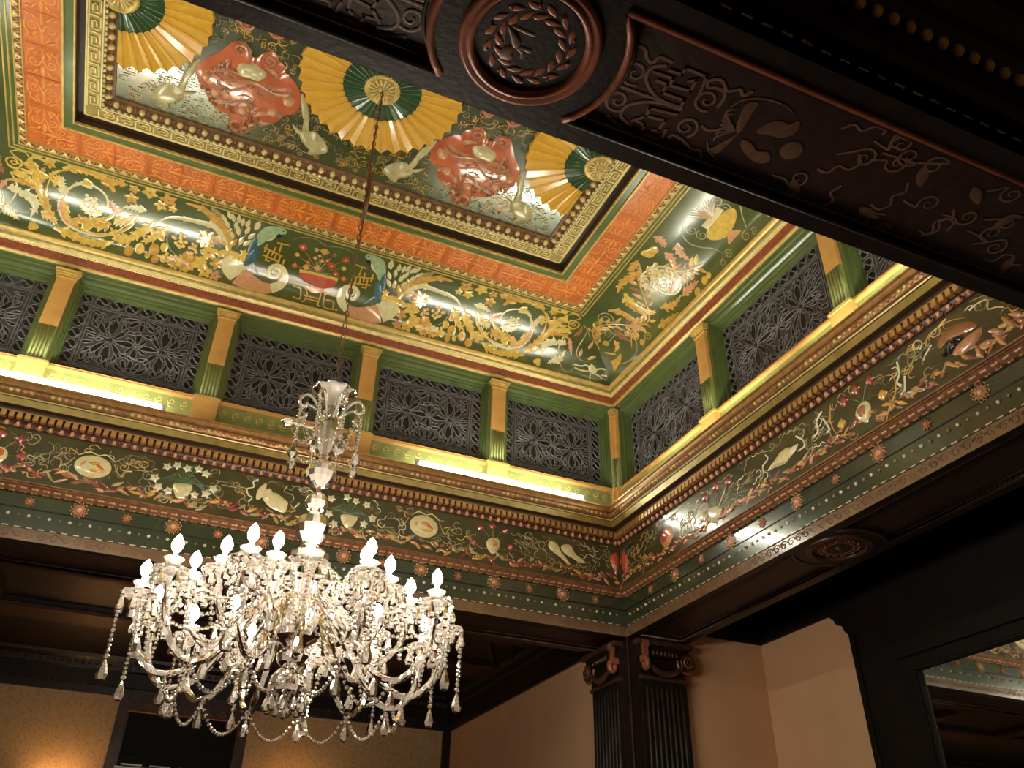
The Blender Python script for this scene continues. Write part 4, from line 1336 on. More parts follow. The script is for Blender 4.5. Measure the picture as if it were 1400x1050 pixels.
for mir in (False, True):
    o = Orn(cr, 0.003, flat=True, soft=0.12)
    if mir:
        o.tf = [lambda p: (-p[0], p[1])]
    o.stroke(D((660, 360), (665, 430), (720, 490), (810, 520), (900, 528), (990, 570)), 0.014, 'p_tan', 5)
    for x, y, r in ((735, 380, 0.06), (815, 420, 0.06), (1170, 425, 0.05), (990, 640, 0.04)):
        o.spiral(D((x, y)), r, 0.011, 'p_tan', 1.5, 1.0)
    for pts, wd, m in (
        (((330, 700), (260, 755), (180, 800), (140, 880)), 0.11, 'p_gold'), (((300, 620), (270, 680), (220, 710)), 0.08, 'p_gold'),
        (((200, 880), (240, 960), (330, 1010), (450, 1040)), 0.10, 'p_yellow'), (((560, 880), (620, 800), (700, 720)), 0.09, 'p_salmon'),
        (((660, 900), (720, 840), (790, 780)), 0.08, 'p_salmon'), (((480, 1000), (580, 980), (650, 900)), 0.08, 'p_gold'),
        (((520, 560), (580, 620), (600, 720)), 0.08, 'p_salmon'), (((620, 480), (640, 560), (720, 620)), 0.08, 'p_salmon'),
        (((430, 430), (500, 470), (520, 520)), 0.07, 'p_salmon'), (((450, 640), (420, 740), (470, 820)), 0.08, 'p_cream'),
        (((340, 720), (360, 820), (450, 880)), 0.08, 'p_cream')):
        o.acanthus(D(*pts), wd, m, 4)
    o.spiral(D((520, 800)), 0.26, 0.024, 'p_cream', 1.4, PI * 0.8, -1)
    for x, y, r in ((395, 570, 44), (430, 540, 36), (360, 560, 30), (840, 780, 34), (780, 870, 32), (870, 740, 26)):
        o.disc(D((x, y)), r * 0.0014, 'p_yellow', 10, 0.012)
    grapes(o, D((540, 740)), 0.10, 'p_cream', 20, 6)
    for pts, wd, m in ((((500, 175), (600, 190), (700, 240), (780, 290), (900, 315)), 0.085, 'p_gold'), (((560, 370), (620, 420), (730, 480)), 0.08, 'p_rust'), (((700, 330), (780, 330), (870, 390)), 0.08, 'p_salmon'), (((980, 330), (1080, 270), (1180, 190)), 0.09, 'p_gold'), (((640, 60), (720, 130), (820, 190), (950, 215)), 0.08, 'p_gold'), (((560, 460), (590, 520), (560, 580)), 0.06, 'p_gold')):
        o.acanthus(C2(*pts), wd, m, 3)
    o.spiral(C2((465, 250)), 0.10, 0.013, 'p_tan', 1.7, -PI * 0.5, 1, tail=C2((700, 430), (600, 330), (450, 340), (380, 280)))
    o.stroke(C2((600, 330), (720, 400), (775, 500), (760, 610), (690, 660)), 0.012, 'p_tan', 5)
    for x, y, r in ((480, 490, 26), (760, 410, 28), (680, 395, 22), (825, 475, 22)):
        o.disc(C2((x, y)), r * 0.0016, 'p_gold', 8, 0.008)
    g = random.Random(31)
    pv = [(-2.25 + 0.2 * k, 0.40 + 0.20 * math.sin(k * 1.25)) for k in range(10)]
    o.stroke(pv, 0.016, 'p_gold', 6, taper='none')
    cv = crom(pv, 6)
    for k in range(2, len(cv) - 1, 2):
        an = math.atan2(cv[k + 1].y - cv[k - 1].y, cv[k + 1].x - cv[k - 1].x)
        for e in (-1, 1):
            L = g.uniform(0.08, 0.14)
            o.leaf((cv[k].x + math.cos(an + e * 1.0) * L * 0.6, max(0.03, min(0.76, cv[k].y + math.sin(an + e * 1.0) * L * 0.6))), an + e * 0.8, L, L * 0.36, g.choice(('p_gold', 'p_gold', 'p_salmon', 'p_yellow', 'p_rust')))
    for k in range(12):
        x, q = -2.2 + g.random() * 1.75, g.uniform(0.08, 0.70)
        o.spiral((x, q), g.uniform(0.04, 0.075), 0.011, g.choice(('p_tan', 'p_gold')), 1.5, g.uniform(0, 6.28), g.choice((-1, 1)), tail=[(x - 0.14, max(0.03, q - 0.06))])
    build('painted_scroll', o.mb, COVE['right'], label='golden and rose acanthus scroll painted on the cove')
    o = Orn(cr, 0.003, flat=True, soft=0.12)
    if mir:
        o.tf = [lambda p: (-p[0], p[1])]
    o.blob(C2((530, 660), (570, 640), (620, 590), (625, 650), (600, 700), (560, 760), (545, 700)), 'p_gold', 3, 0.008)
    o.stroke(C2((600, 690), (660, 680), (720, 640)), 0.016, 'p_gold', 4)
    o.stroke(C2((460, 580), (520, 590), (580, 600)), 0.03, 'p_gold', 4)
    build('painted_sprite', o.mb, COVE['right'], label='small gold figure painted in the corner of the cove')

# ================================================================ FRIEZE: painted birds, vases, fruit and garlands
def ribbonwork(o, u0, u1, zlo, zhi, seed):
    """Curling ribbons, stems and a leaf garland filling one stretch of the frieze."""
    g = random.Random(seed)
    u = u0
    while u < u1:
        # garland of leaves along the bottom
        ph = (u - u0) / 0.74
        z = zlo + 0.05 + 0.055 * abs(math.sin(PI * ph)) ** 0.5 * (0.4 if int(ph) % 2 else 1.0) * 0.6
        an = g.uniform(-0.9, 0.9) + (PI if g.random() < 0.3 else 0)
        o.leaf((u, z + g.uniform(-0.03, 0.06)), an, g.uniform(0.06, 0.115), g.uniform(0.022, 0.040), g.choice(('p_rust', 'p_rust', 'p_salmon', 'p_tan', 'p_crimson', 'p_gold')), 0.008)
        if g.random() < 0.35:
            o.disc((u + 0.02, z + g.uniform(-0.03, 0.04)), 0.008, 'p_cream', 6, 0.008)
        u += 0.030
    n = int((u1 - u0) / 0.024)
    for k in range(n):
        u = u0 + (k + g.random()) * (u1 - u0) / n
        z = g.uniform(zlo + 0.10, zhi - 0.05)
        s = g.choice((-1, 1))
        m = g.choice(('p_tan', 'p_tan', 'p_dim', 'p_dim', 'p_gold'))
        if g.random() < 0.5:
            o.spiral((u, z), g.uniform(0.028, 0.05), 0.0078, m, 1.4, g.uniform(0, 6.28), s, tail=[(u - s * 0.12, z + g.uniform(-0.06, 0.06))])
        else:
            pts = [(u, z)]
            a = g.uniform(0, 6.28)
            for _ in range(6):
                a += g.choice((-1.3, 1.3)) * g.uniform(0.6, 1.0)
                pts.append((min(max(pts[-1][0] + 0.04 * math.cos(a), u0), u1), min(max(pts[-1][1] + 0.035 * math.sin(a), zlo + 0.02), zhi - 0.02)))
            o.stroke(pts, 0.0082, g.choice(('p_white', 'p_tan', 'p_tan')) if g.random() < 0.35 else m, 4, taper='none')

ZL, ZH = 5.055, 5.495
fb, fr_ = side_flat('back', 0.085), side_flat('right', 0.085)
for side, fl in (('back', fb), ('right', fr_)):
    fp = [c for c in ENT[side].children if c.name.startswith('frieze_panel')][0]
    o = Orn(fl, 0.003)
    h = HL[side] - 0.10
    ribbonwork(o, -h, h, ZL, ZH, 21 if side == 'back' else 22)
    build('ribbon_and_garland', o.mb, fp, kind='stuff')
FPB = [c for c in ENT['back'].children if c.name.startswith('frieze_panel')][0]
FPR = [c for c in ENT['right'].children if c.name.startswith('frieze_panel')][0]

def ground(o, c, r, rz=None):
    """Plain painted ground that keeps the ribbons clear of a motif."""
    o.disc(c, r, 'frieze_green', 20, 0.0, ry=rz or r * 0.8)
def motif(name, fn, fl, parent, label):
    o = Orn(fl, 0.007)
    fn(o)
    build(name, o.mb, parent, label=label)

N_ = tracer(fb, 0, 570, 1 / 7); H_ = tracer(fb, 180, 600, 240 / 1400); I_ = tracer(fb, 460, 660, 240 / 1400); J_ = tracer(fb, 640, 700, 220 / 1400)
def oval(T_, c, e, f):
    def fn(o):
        q, a, b = T_(c), T_(e), T_(f)
        rx, ry = abs(a[0] - q[0]), abs(b[1] - q[1])
        ground(o, q, rx * 1.35, ry * 1.3)
        o.disc(q, rx, 'p_cream', 24, 0.014, ry=ry)
        for k, (x, y, l, an, wd, m) in enumerate(((-0.5, 0.1, 0.5, 1.2, 0.4, 'p_salmon'), (0.05, 0.22, 0.9, 0.1, 0.42, 'p_gold'), (0.35, 0.0, 0.8, -0.5, 0.36, 'orange'), (0.2, -0.35, 1.0, 0.05, 0.3, 'p_gold'), (-0.25, -0.1, 0.6, -0.7, 0.25, 'p_cream'))):
            o.leaf((q[0] + x * rx, q[1] + y * ry), an, l * rx, wd * ry, m, 0.016 + 0.001 * k)
        o.stroke([(q[0] - rx * 0.9, q[1] + ry * 0.7), (q[0] - rx * 0.4, q[1] + ry * 1.15), (q[0] + rx * 0.1, q[1] + ry * 1.0), (q[0] + rx * 0.5, q[1] + ry * 1.15), (q[0] + rx, q[1] + ry * 0.7)], 0.016, 'p_cream', 5)
        for s in (-1, 1):
            o.stroke([(q[0] + s * rx * 1.0, q[1] + ry * 0.5), (q[0] + s * rx * 1.25, q[1] - ry * 0.1), (q[0] + s * rx * 1.5, q[1] - ry * 0.3), (q[0] + s * rx * 1.6, q[1] + ry * 0.1), (q[0] + s * rx * 1.95, q[1] + ry * 0.25)], 0.014, 'p_tan', 5, taper='none')
    return fn
motif('painted_oval', oval(N_, (890, 480), (1085, 500), (890, 600)), fb, FPB, 'cream oval dish of orange fruit')
motif('painted_oval', oval(I_, (695, 350), (817, 370), (695, 447)), fb, FPB, 'cream oval dish of orange fruit')
def pot(T_, body, flowers, root, spir):
    def fn(o):
        r = T_(root)
        ground(o, (r[0], r[1] + 0.03), 0.26, 0.20)
        for k, f in enumerate(flowers):
            p = T_(f)
            o.stroke([r, ((r[0] + p[0]) / 2, max(r[1], p[1]) + 0.02), p], 0.022, 'p_leaf', 4)
        for s in (-1, 1):
            for k in range(4):
                o.stroke([r, (r[0] + s * (0.06 + 0.03 * k), r[1] + 0.09 - 0.02 * k), (r[0] + s * (0.10 + 0.035 * k), r[1] + 0.05 - 0.05 * k)], 0.022, 'p_leaf', 4)
        o.blob(T_(*body), 'p_cream', 3, 0.016)
        for k, f in enumerate(flowers):
            o.disc(T_(f), 0.036, 'p_white', 15, 0.008, lobes=5, amp=0.3, rot=k)
            o.disc(T_(f), 0.011, 'p_yellow', 6, 0.014)
        for k, c in enumerate(spir):
            o.spiral(T_(c), 0.048, 0.012, 'p_tan', 1.5, PI / 2, 1 if k else -1)
    return fn
motif('painted_flower_pot', pot(H_, ((320, 375), (350, 352), (420, 355), (488, 372), (480, 420), (430, 482), (390, 485), (345, 465)), ((285, 225), (365, 215), (445, 240), (535, 245), (590, 280), (185, 312), (210, 385), (290, 415), (500, 450), (590, 440), (650, 400)), (410, 360), ((250, 480), (490, 520))), fb, FPB, 'cream pot of white lilies')
motif('painted_flower_pot', pot(I_, ((28, 262), (60, 250), (165, 268), (160, 312), (112, 366), (68, 360), (35, 310)), ((85, 120), (155, 150), (240, 180), (285, 285), (215, 330), (-40, 130), (-60, 250), (-20, 330)), (95, 255), ((175, 410), (-5, 390))), fb, FPB, 'cream pot of white stars')
def bird(o):
    ground(o, H_((1120, 480)), 0.24, 0.17)
    o.blob(H_((985, 480), (1005, 400), (1070, 352), (1078, 382), (1060, 430), (1040, 470), (1010, 492)), 'p_cream', 3, 0.012)
    o.blob(H_((1030, 460), (1080, 395), (1110, 402), (1105, 432), (1150, 428), (1230, 490), (1252, 522), (1225, 592), (1160, 582), (1085, 542)), 'p_cream', 3, 0.016)
    o.stroke(H_((1060, 450), (1120, 480), (1200, 540)), 0.010, 'p_tan', 4, relief=2)
    o.stroke(H_((1060, 500), (1110, 520), (1150, 555)), 0.010, 'p_tan', 4, relief=2)
    o.stroke(H_((1010, 325), (970, 345), (975, 385), (920, 402), (932, 450), (960, 470), (930, 502)), 0.014, 'p_white', 5, taper='none')
    o.stroke(H_((1240, 380), (1215, 420), (1280, 450), (1290, 490), (1262, 512), (1290, 552), (1335, 515)), 0.014, 'p_white', 5, taper='none')
motif('painted_bird', bird, fb, FPB, 'cream bird with folded wings')
def rose_cup(o):
    c = I_((1245, 500))
    ground(o, (c[0], c[1] + 0.05), 0.22, 0.18)
    for f in ((1150, 360), (1245, 350), (1350, 385), (1095, 475), (1390, 515)):
        p = I_(f)
        o.stroke([c, ((c[0] + p[0]) / 2, p[1] - 0.05), p], 0.014, 'p_tan', 4)
        o.disc(p, 0.036, 'p_crimson', 12, 0.012, lobes=4, amp=0.15)
        o.disc(p, 0.014, 'p_salmon', 6, 0.016)
    o.blob(I_((1190, 480), (1215, 445), (1280, 440), (1308, 480), (1290, 540), (1245, 575), (1205, 540)), 'p_cream', 3, 0.016)
    o.disc(I_((1248, 490)), 0.045, 'p_salmon', 10, 0.024, lobes=3, amp=0.2)
motif('painted_rose_cup', rose_cup, fb, FPB, 'cream cup of crimson roses')
def rose_cup2(o):
    c = N_((-60, 360))
    ground(o, c, 0.2, 0.18)
    o.disc(N_((-20, 360)), 0.075, 'p_cream', 14, 0.016)
    o.disc(N_((-10, 350)), 0.05, 'orange', 12, 0.024)
    for f in ((190, 215), (205, 385), (20, 160), (50, 500)):
        o.disc(N_(f), 0.04, 'p_crimson', 12, 0.012, lobes=4, amp=0.15)
        o.stroke([c, N_(f)], 0.012, 'p_tan', 4)
motif('painted_rose_cup', rose_cup2, fb, FPB, 'cream cup of crimson roses')
def doves(o):
    ground(o, J_((830, 350)), 0.22, 0.14)
    o.blob(J_((692, 280), (720, 250), (768, 268), (790, 310), (815, 360), (850, 400), (890, 460), (855, 450), (800, 400), (740, 355), (700, 318)), 'p_cream', 3, 0.016)
    o.blob(J_((798, 305), (830, 280), (890, 288), (922, 350), (962, 400), (1022, 440), (975, 445), (900, 405), (830, 362)), 'p_cream', 3, 0.018)
    o.stroke(J_((830, 330), (890, 380), (960, 430)), 0.008, 'p_tan', 4, relief=2)
motif('painted_doves', doves, fb, FPB, 'pair of cream doves')
def pepper(o):
    o.blob(J_((1232, 415), (1258, 362), (1300, 362), (1312, 430), (1300, 540), (1285, 548), (1262, 490)), 'p_red', 3, 0.02)
motif('painted_pepper', pepper, fb, FPB, 'red pepper at the end of the frieze')
K_ = tracer(fr_, 860, 580, 0.2); L_ = tracer(fr_, 1040, 480, 240 / 1400); M_ = tracer(fr_, 1200, 350, 1 / 7); J2 = tracer(fr_, 640, 700, 220 / 1400)
def pepper2(o):
    o.blob(J2((1342, 390), (1350, 340), (1368, 350), (1392, 420), (1388, 500), (1360, 530), (1345, 460)), 'p_red', 3, 0.02)
motif('painted_pepper', pepper2, fr_, FPR, 'red pepper at the end of the frieze')
def rosy(o):
    c = K_((262, 770))
    ground(o, c, 0.24, 0.17)
    o.disc(c, 0.115, 'p_salmon', 14, 0.016, ry=0.10)
    o.disc((c[0] - 0.02, c[1]), 0.07, 'p_red', 12, 0.024, lobes=3, amp=0.2)
    o.stroke([(c[0] + 0.10, c[1] - 0.06), (c[0] + 0.13, c[1] + 0.02), (c[0] + 0.09, c[1] + 0.09)], 0.02, 'p_gold', 5)
motif('painted_rose', rosy, fr_, FPR, 'full rose on dark green')
def blooms(o):
    for f, m in (((595, 425), 'p_crimson'), ((525, 500), 'p_crimson'), ((680, 390), 'p_crimson'), ((620, 600), 'p_cream'), ((510, 640), 'p_cream')):
        p = K_(f)
        o.disc(p, 0.045, m, 12, 0.014, lobes=5, amp=0.18)
        o.stroke([K_((590, 640)), p], 0.012, 'p_tan', 4)
    o.blob(K_((540, 590), (600, 560), (640, 600), (610, 660), (560, 670)), 'p_white', 3, 0.016)
motif('painted_flower_cup', blooms, fr_, FPR, 'pale cup with crimson flowers')
def bird2(o):
    ground(o, L_((190, 850)), 0.24, 0.15)
    o.blob(L_((55, 960), (110, 880), (150, 820), (205, 772), (258, 762), (310, 735), (290, 792), (242, 852), (200, 905), (130, 930)), 'p_cream', 3, 0.02)
    o.stroke(L_((30, 980), (20, 920), (60, 860), (40, 830)), 0.016, 'p_white', 5, taper='none')
    o.stroke(L_((285, 680), (340, 710), (350, 760), (300, 800)), 0.016, 'p_white', 5, taper='none')
    o.stroke(L_((160, 890), (230, 860), (240, 780)), 0.009, 'p_rust', 4, relief=2)
motif('painted_bird', bird2, fr_, FPR, 'cream bird with trailing ribbon')
def tulip(o):
    r = L_((820, 420))
    ground(o, L_((800, 470)), 0.34, 0.18)
    for f, m in (((760, 310), 'p_crimson'), ((670, 405), 'p_crimson'), ((872, 232), 'p_crimson'), ((655, 582), 'p_gold'), ((980, 352), 'p_gold')):
        p = L_(f)
        o.stroke([r, ((r[0] + p[0]) / 2, (r[1] + p[1]) / 2 + 0.03), p], 0.014, 'p_leaf', 4)
        o.disc(p, 0.042, m, 12, 0.014, lobes=4, amp=0.15)
    o.blob(L_((758, 500), (785, 430), (845, 393), (888, 440), (875, 520), (862, 575), (805, 565), (768, 535)), 'p_cream', 3, 0.016)
    o.blob(L_((780, 490), (800, 445), (845, 420), (865, 460), (850, 530), (810, 545)), 'p_rust', 3, 0.024)
    for c in ((750, 660), (965, 512)):
        o.spiral(L_(c), 0.055, 0.012, 'p_rust', 1.6, PI / 2)
    o.stroke(L_((560, 430), (560, 560), (610, 660), (700, 700)), 0.012, 'p_gold', 5)
    o.stroke(L_((990, 200), (1060, 200), (1080, 320), (1030, 460), (1010, 560)), 0.012, 'p_gold', 5)
    for pts in (((490, 480), (450, 560), (460, 640), (420, 690)), ((500, 540), (550, 620), (530, 650)), ((1090, 90), (1110, 180), (1090, 250), (1130, 280)), ((1150, 200), (1150, 310), (1120, 350), (1220, 320))):
        o.stroke(L_(*pts), 0.018, 'p_white', 5, taper='none')
motif('painted_tulip_cup', tulip, fr_, FPR, 'cream cup with tulips and gold flowers')
def melon(o):
    ground(o, M_((830, 800)), 0.34, 0.17)
    o.blob(M_((640, 720), (780, 640), (900, 620), (975, 655), (890, 730), (800, 770), (660, 840), (600, 900), (560, 860)), 'p_rust', 3, 0.014)
    o.blob(M_((720, 960), (740, 890), (830, 800), (960, 700), (1012, 680), (1000, 770), (920, 870), (820, 950)), 'p_salmon', 3, 0.02)
    g = random.Random(3)
    for k in range(26):
        t = k / 25
        p = M_((660 + 150 * t + g.uniform(-25, 25), 950 - 170 * t + g.uniform(-30, 30)))
        o.disc(p, 0.017, 'p_grape', 8, 0.028)
    for x, y in ((1130, 720), (1240, 620), (1310, 640), (1050, 840), (980, 910), (1180, 800), (1330, 560)):
        o.leaf(M_((x, y)), g.uniform(0, 3), 0.12, 0.045, g.choice(('p_gold', 'p_rust', 'p_salmon')), 0.012)
    o.stroke(M_((460, 870), (480, 780), (560, 700), (700, 620), (860, 590)), 0.010, 'p_gold', 5)
    o.stroke(M_((440, 1000), (470, 930), (520, 850)), 0.014, 'p_white', 4, taper='none')
    o.stroke(M_((880, 520), (950, 460), (1050, 420), (1060, 510), (1140, 490), (1220, 490)), 0.014, 'p_cream', 5, taper='none')
motif('painted_melon', melon, fr_, FPR, 'cut melon with dark grapes')

# ================================================================ BEAMS with panelled soffits
ZS = ZB + 0.032
def soffit(side, name, label, painted):
    """Dark wooden beam along one side; its underside has sunk panels and a round medallion."""
    h = HL[side]
    long_ = side in ('back', 'front')
    ext0 = h + BW + (1.0 if side == 'front' else 0.0)
    E_ = empty(name, P(side, 0, -BW / 2, ZB), label, 'beam', kind='structure')
    def Q(u, d, z):
        return P(side, u, -d, z)
    def bx(mb, u0, u1, d0, d1, z0, z1, m):
        a, b = Q(u0, d0, z0), Q(u1, d1, z1)
        mb.box((min(a.x, b.x), min(a.y, b.y), z0), (max(a.x, b.x), max(a.y, b.y), z1), m)
    e = ext0 if long_ else h
    mb = MB(); bx(mb, -e, e, 0.004, BW, ZS, 5.30, 'wood_dark')
    build('beam_core', mb, E_)
    dc, hp = 0.325, 0.243
    for d0, d1, nm in ((0.002, dc - hp, 'rail'), (dc + hp, BW, 'rail')):
        mb = MB(); bx(mb, -e, e, d0, d1, ZB, ZS, 'wood_dark')
        build(nm, mb, E_)
    # block round the medallion, its ends scooped by the panels
    R = 0.345
    a0 = math.asin(hp / R)
    arc = [(R * math.cos(t), R * math.sin(t)) for t in [-a0 + 2 * a0 * i / 12 for i in range(13)]]
    poly = arc + [(-x, -y) for x, y in arc]
    mb = MB()
    n = len(poly)
    v = [Q(x, dc + y, ZB) for x, y in poly] + [Q(x, dc + y, ZS) for x, y in poly]
    mb.add(v, [tuple(range(n))] + [(i, (i + 1) % n, n + (i + 1) % n, n + i) for i in range(n)], 'wood_dark')
    block = build('medallion_block', mb, E_)
    c = Q(0, dc, 0)
    mb = MB()
    mb.lathe([(0.250, ZB), (0.246, ZB - 0.012), (0.234, ZB - 0.018), (0.224, ZB - 0.010), (0.216, ZB - 0.014), (0.205, ZB - 0.020), (0.196, ZB - 0.010), (0.190, ZB + 0.004), (0.186, ZB + 0.018)], 40, 'wood_edge' if painted else 'wood_carved', (c.x, c.y, 0))
    build('medallion_ring', mb, E_, label='round red-brown moulding of the medallion')
    mb = MB()
    mb.lathe([(0.188, ZB - 0.001), (0.0, ZB - 0.001)], 32, 'wood_dark', (c.x, c.y, 0))
    disc = build('medallion', mb, E_)
    # mouldings round the sunk panels
    for s in (-1, 1):
        mb = MB()
        ring = [(s * x, y) for x, y in arc]
        far = s * (e - 0.15 if long_ else h - 0.12)
        path = [Q(x, dc + y, ZB + 0.003) for x, y in ring] + [Q(far, dc + hp, ZB + 0.003), Q(far, dc - hp, ZB + 0.003)]
        mb.tube(path, 0.015, 'wood_edge' if painted else 'wood_carved', 8)
        mb.tube([Q(far, dc - hp, ZB + 0.006), Q(ring[0][0], dc - hp, ZB + 0.006)], 0.012, 'wood_dark', 8)  # edge towards the opening: its shade is put in as darker wood
        path = [Q(far - s * 0.03, dc - hp + 0.028, ZS - 0.004)] + [Q(x + s * 0.03, dc + y * 0.885, ZS - 0.004) for x, y in ring] + [Q(far - s * 0.03, dc + hp - 0.028, ZS - 0.004)]
        mb.tube(path, 0.008, 'wood_red', 6, closed=True)
        build('panel_moulding', mb, E_)
        mb = MB()
        pts = [Q(far, dc - hp, ZS - 0.002)] + [Q(x, dc + y, ZS - 0.002) for x, y in ring] + [Q(far, dc + hp, ZS - 0.002)]
        mb.add(pts, [tuple(range(len(pts)))], 'wood_red')
        build('sunk_panel', mb, E_, label='dark red sunk panel')
    # wreath and device of the medallion
    S0 = Flat((c.x, c.y, ZB - 0.001), (1, 0, 0), (0, 1, 0), (0, 0, -1))
    o = Orn(S0, 0.0015, flat=True)
    for k in range(30):
        t = 2 * PI * k / 30
        rr = 0.128 + (0.018 if k % 2 else -0.016)
        o.leaf((rr * math.cos(t), rr * math.sin(t)), t + PI / 2 + (0.45 if k % 2 else -0.45), 0.056, 0.024, 'wood_edge', 0.001)
        if k % 3 == 0:
            o.disc((0.15 * math.cos(t + 0.1), 0.15 * math.sin(t + 0.1)), 0.006, 'p_tan', 6, 0.005)
    if painted:
        TT = tracer(Flat((0, 0, ZB), (1, 0, 0), (0, 1, 0), (0, 0, -1)), 590, 0, 240 / 1400)
        sh = lambda l: [(p[0] - c.x, p[1] - c.y) for p in l]
        o.blob(sh(TT((605, 185), (640, 205), (685, 270), (712, 330), (700, 372), (660, 385), (640, 350), (628, 290), (610, 240))), 'soffit_brown', 3, 0.004)
        o.blob(sh(TT((590, 362), (650, 352), (668, 390), (645, 420), (650, 465), (590, 480), (545, 455), (545, 405))), 'soffit_brown', 3, 0.004)
        for pts, wd in ((((640, 205), (700, 228), (770, 260), (830, 282)), 0.014), (((690, 375), (740, 390), (795, 412)), 0.016), (((690, 380), (725, 420), (722, 470)), 0.016), (((600, 215), (580, 280), (585, 330), (530, 340)), 0.005)):
            o.stroke(sh(TT(*pts)), wd, 'soffit_brown', 4, taper='none')
    else:
        o.leaf((0, 0), 0.6, 0.10, 0.05, 'soffit_brown', 0.004)
    build('wreath', o.mb, disc)
    return E_
TR1 = soffit('front', 'trim_1', 'dark wooden beam with painted sunk panels and a round wreathed medallion', True)
TR2 = soffit('back', 'trim_2', 'dark wooden beam below the frieze behind the chandelier', False)
TR3 = soffit('right', 'trim_3', 'dark wooden beam below the frieze on the mirror side', False)
TR4 = soffit('left', 'trim_4', 'dark wooden beam below the frieze away from the mirror', False)
# painted interlace on the sunk panels of the near beam
SP = Flat((0, 0, ZS - 0.003), (1, 0, 0), (0, 1, 0), (0, 0, -1))
S_ = tracer(SP, 830, 0, 300 / 1400)
for mir in (False, True):
    o = Orn(SP, 0.0015, flat=True)
    if mir:
        o.tf = [lambda p: (2 * XC - p[0], p[1])]
    m = 'soffit_paint'
    for pts in (((185, 380), (150, 350), (170, 295), (240, 310), (255, 370), (290, 400), (340, 365), (420, 400)), ((380, 420), (290, 430), (250, 500), (290, 590), (380, 660), (480, 700)), ((80, 545), (220, 600), (340, 640), (480, 690)), ((470, 700), (360, 660), (230, 650), (120, 680), (90, 740), (150, 800)),
                ((640, 560), (650, 520), (700, 505), (740, 520), (770, 580), (850, 570), (870, 610), (930, 580)), ((390, 880), (420, 860), (480, 890), (540, 950), (590, 960), (600, 1010)), ((600, 800), (640, 830), (700, 830), (760, 810)), ((0, 730), (40, 770), (100, 820)), ((700, 690), (740, 640), (750, 590), (700, 560), (640, 560))):
        o.stroke(S_(*pts), 0.013, m, 5, taper='none', relief=0)
    for pts in (((300, 460), (420, 500), (400, 545), (320, 515)), ((400, 450), (480, 475), (500, 435), (635, 490), (590, 600)), ((520, 520), (570, 510), (530, 580), (385, 540), (350, 590), (490, 640), (470, 690)), ((160, 770), (250, 740), (270, 690), (440, 730)), ((170, 760), (240, 800), (215, 850), (345, 890), (375, 830)), ((290, 830), (325, 830), (370, 770), (250, 740))):
        o.fret(S_(*pts), 0.011, m)
    for c, r, sg in (((180, 465), 0.055, 1), ((70, 640), 0.05, 1), ((640, 640), 0.05, 1), ((505, 810), 0.05, -1)):
        o.spiral(S_(c), r, 0.012, m, 1.5, PI * 0.3, sg)
    for k in range(7):
        t = k / 6
        o.stroke(S_((820, 830), (760 - 60 * t, 720 + 150 * t), (830 - 150 * t, 690 + 210 * t)), 0.011, m, 4, relief=0)
    for pts in (((880, 670), (970, 655), (930, 720), (890, 790), (840, 850), (820, 820)), ((950, 845), (1020, 790), (1100, 770), (1160, 790), (1230, 770), (1210, 840), (1120, 880), (1030, 860)), ((690, 930), (640, 950), (700, 980), (790, 900), (840, 850)), ((870, 890), (930, 920), (960, 960), (1030, 970), (1035, 1030), (960, 1040), (890, 990), (850, 930))):
        o.blob(S_(*pts), 'soffit_brown', 3, 0.0)
    o.disc(S_((1175, 960)), 0.045, 'soffit_brown', 12, 0.0)
    o.stroke(S_((770, 700), (860, 640), (1000, 630), (1130, 670), (1195, 730)), 0.008, m, 5, relief=0)
    o.stroke(S_((640, 900), (650, 960), (720, 1040)), 0.008, m, 4, relief=0)
    g = random.Random(9)
    for k in range(46):                      # the pattern runs on along the panel
        a = (1.95 + g.random() * 2.2, 1.44 + g.random() * 0.40)
        q = g.random()
        if q < 0.45:
            o.spiral(a, 0.05, 0.011, m, 1.4, g.uniform(0, 6), g.choice((-1, 1)), tail=[(a[0] - 0.11, a[1] + 0.03)])
        elif q < 0.75:
            pts = [a]
            an = g.uniform(0, 6.28)
            for _ in range(5):
                an += g.choice((-1.2, 1.2))
                pts.append((pts[-1][0] + 0.05 * math.cos(an), min(1.85, max(1.43, pts[-1][1] + 0.05 * math.sin(an)))))
            o.stroke(pts, 0.011, m, 4, taper='none', relief=0)
        else:
            o.leaf(a, g.uniform(0, 3), 0.12, 0.05, 'soffit_brown', 0.0)
    pn = [c for c in TR1.children if c.name.startswith('sunk_panel')][0 if mir else 1]
    build('painted_interlace', o.mb, pn, kind='stuff')

# near face of the near beam: fascia, dashed line and a row of gilt eggs under the next coffer
YN = YF - BW
E_ = empty('trim_5', (XC, YN, ZB), 'dark coffer cornice with a row of gilt eggs beside the medallion beam', 'cornice', kind='structure')
mb = MB(); prof = [(0.0, ZB), (0.0, 4.84), (-0.04, 4.86), (-0.05, 4.90), (-0.085, 4.905), (-0.09, 4.99), (-0.14, 5.02), (-0.15, 5.10), (-0.24, 5.14), (-0.25, 5.30)]
v = []
for dy, z in prof:
    v += [(-4.2, YN + dy, z), (6.1, YN + dy, z)]
mb.add(v, [(2 * i, 2 * i + 1, 2 * i + 3, 2 * i + 2) for i in range(len(prof) - 1)], 'wood_dark')
build('coffer_cornice', mb, E_)
mb = MB()
nf = Flat((0, YN, 0), (1, 0, 0), (0, 0, 1), (0, -1, 0))
o = Orn(nf, 0.003, mb=mb)
for k in range(60):
    o.fret([(-1.2 + k * 0.086, 4.695), (-1.2 + k * 0.086 + 0.036, 4.695)], 0.008, 'p_white')
build('dash', mb, E_, kind='stuff')
mb = MB(); mb.sphere((0, -0.008, 0), 0.026, 'gold_pale', 8, 6, (0.8, 0.9, 1.2), True); NEGG = mb.mesh('egg')
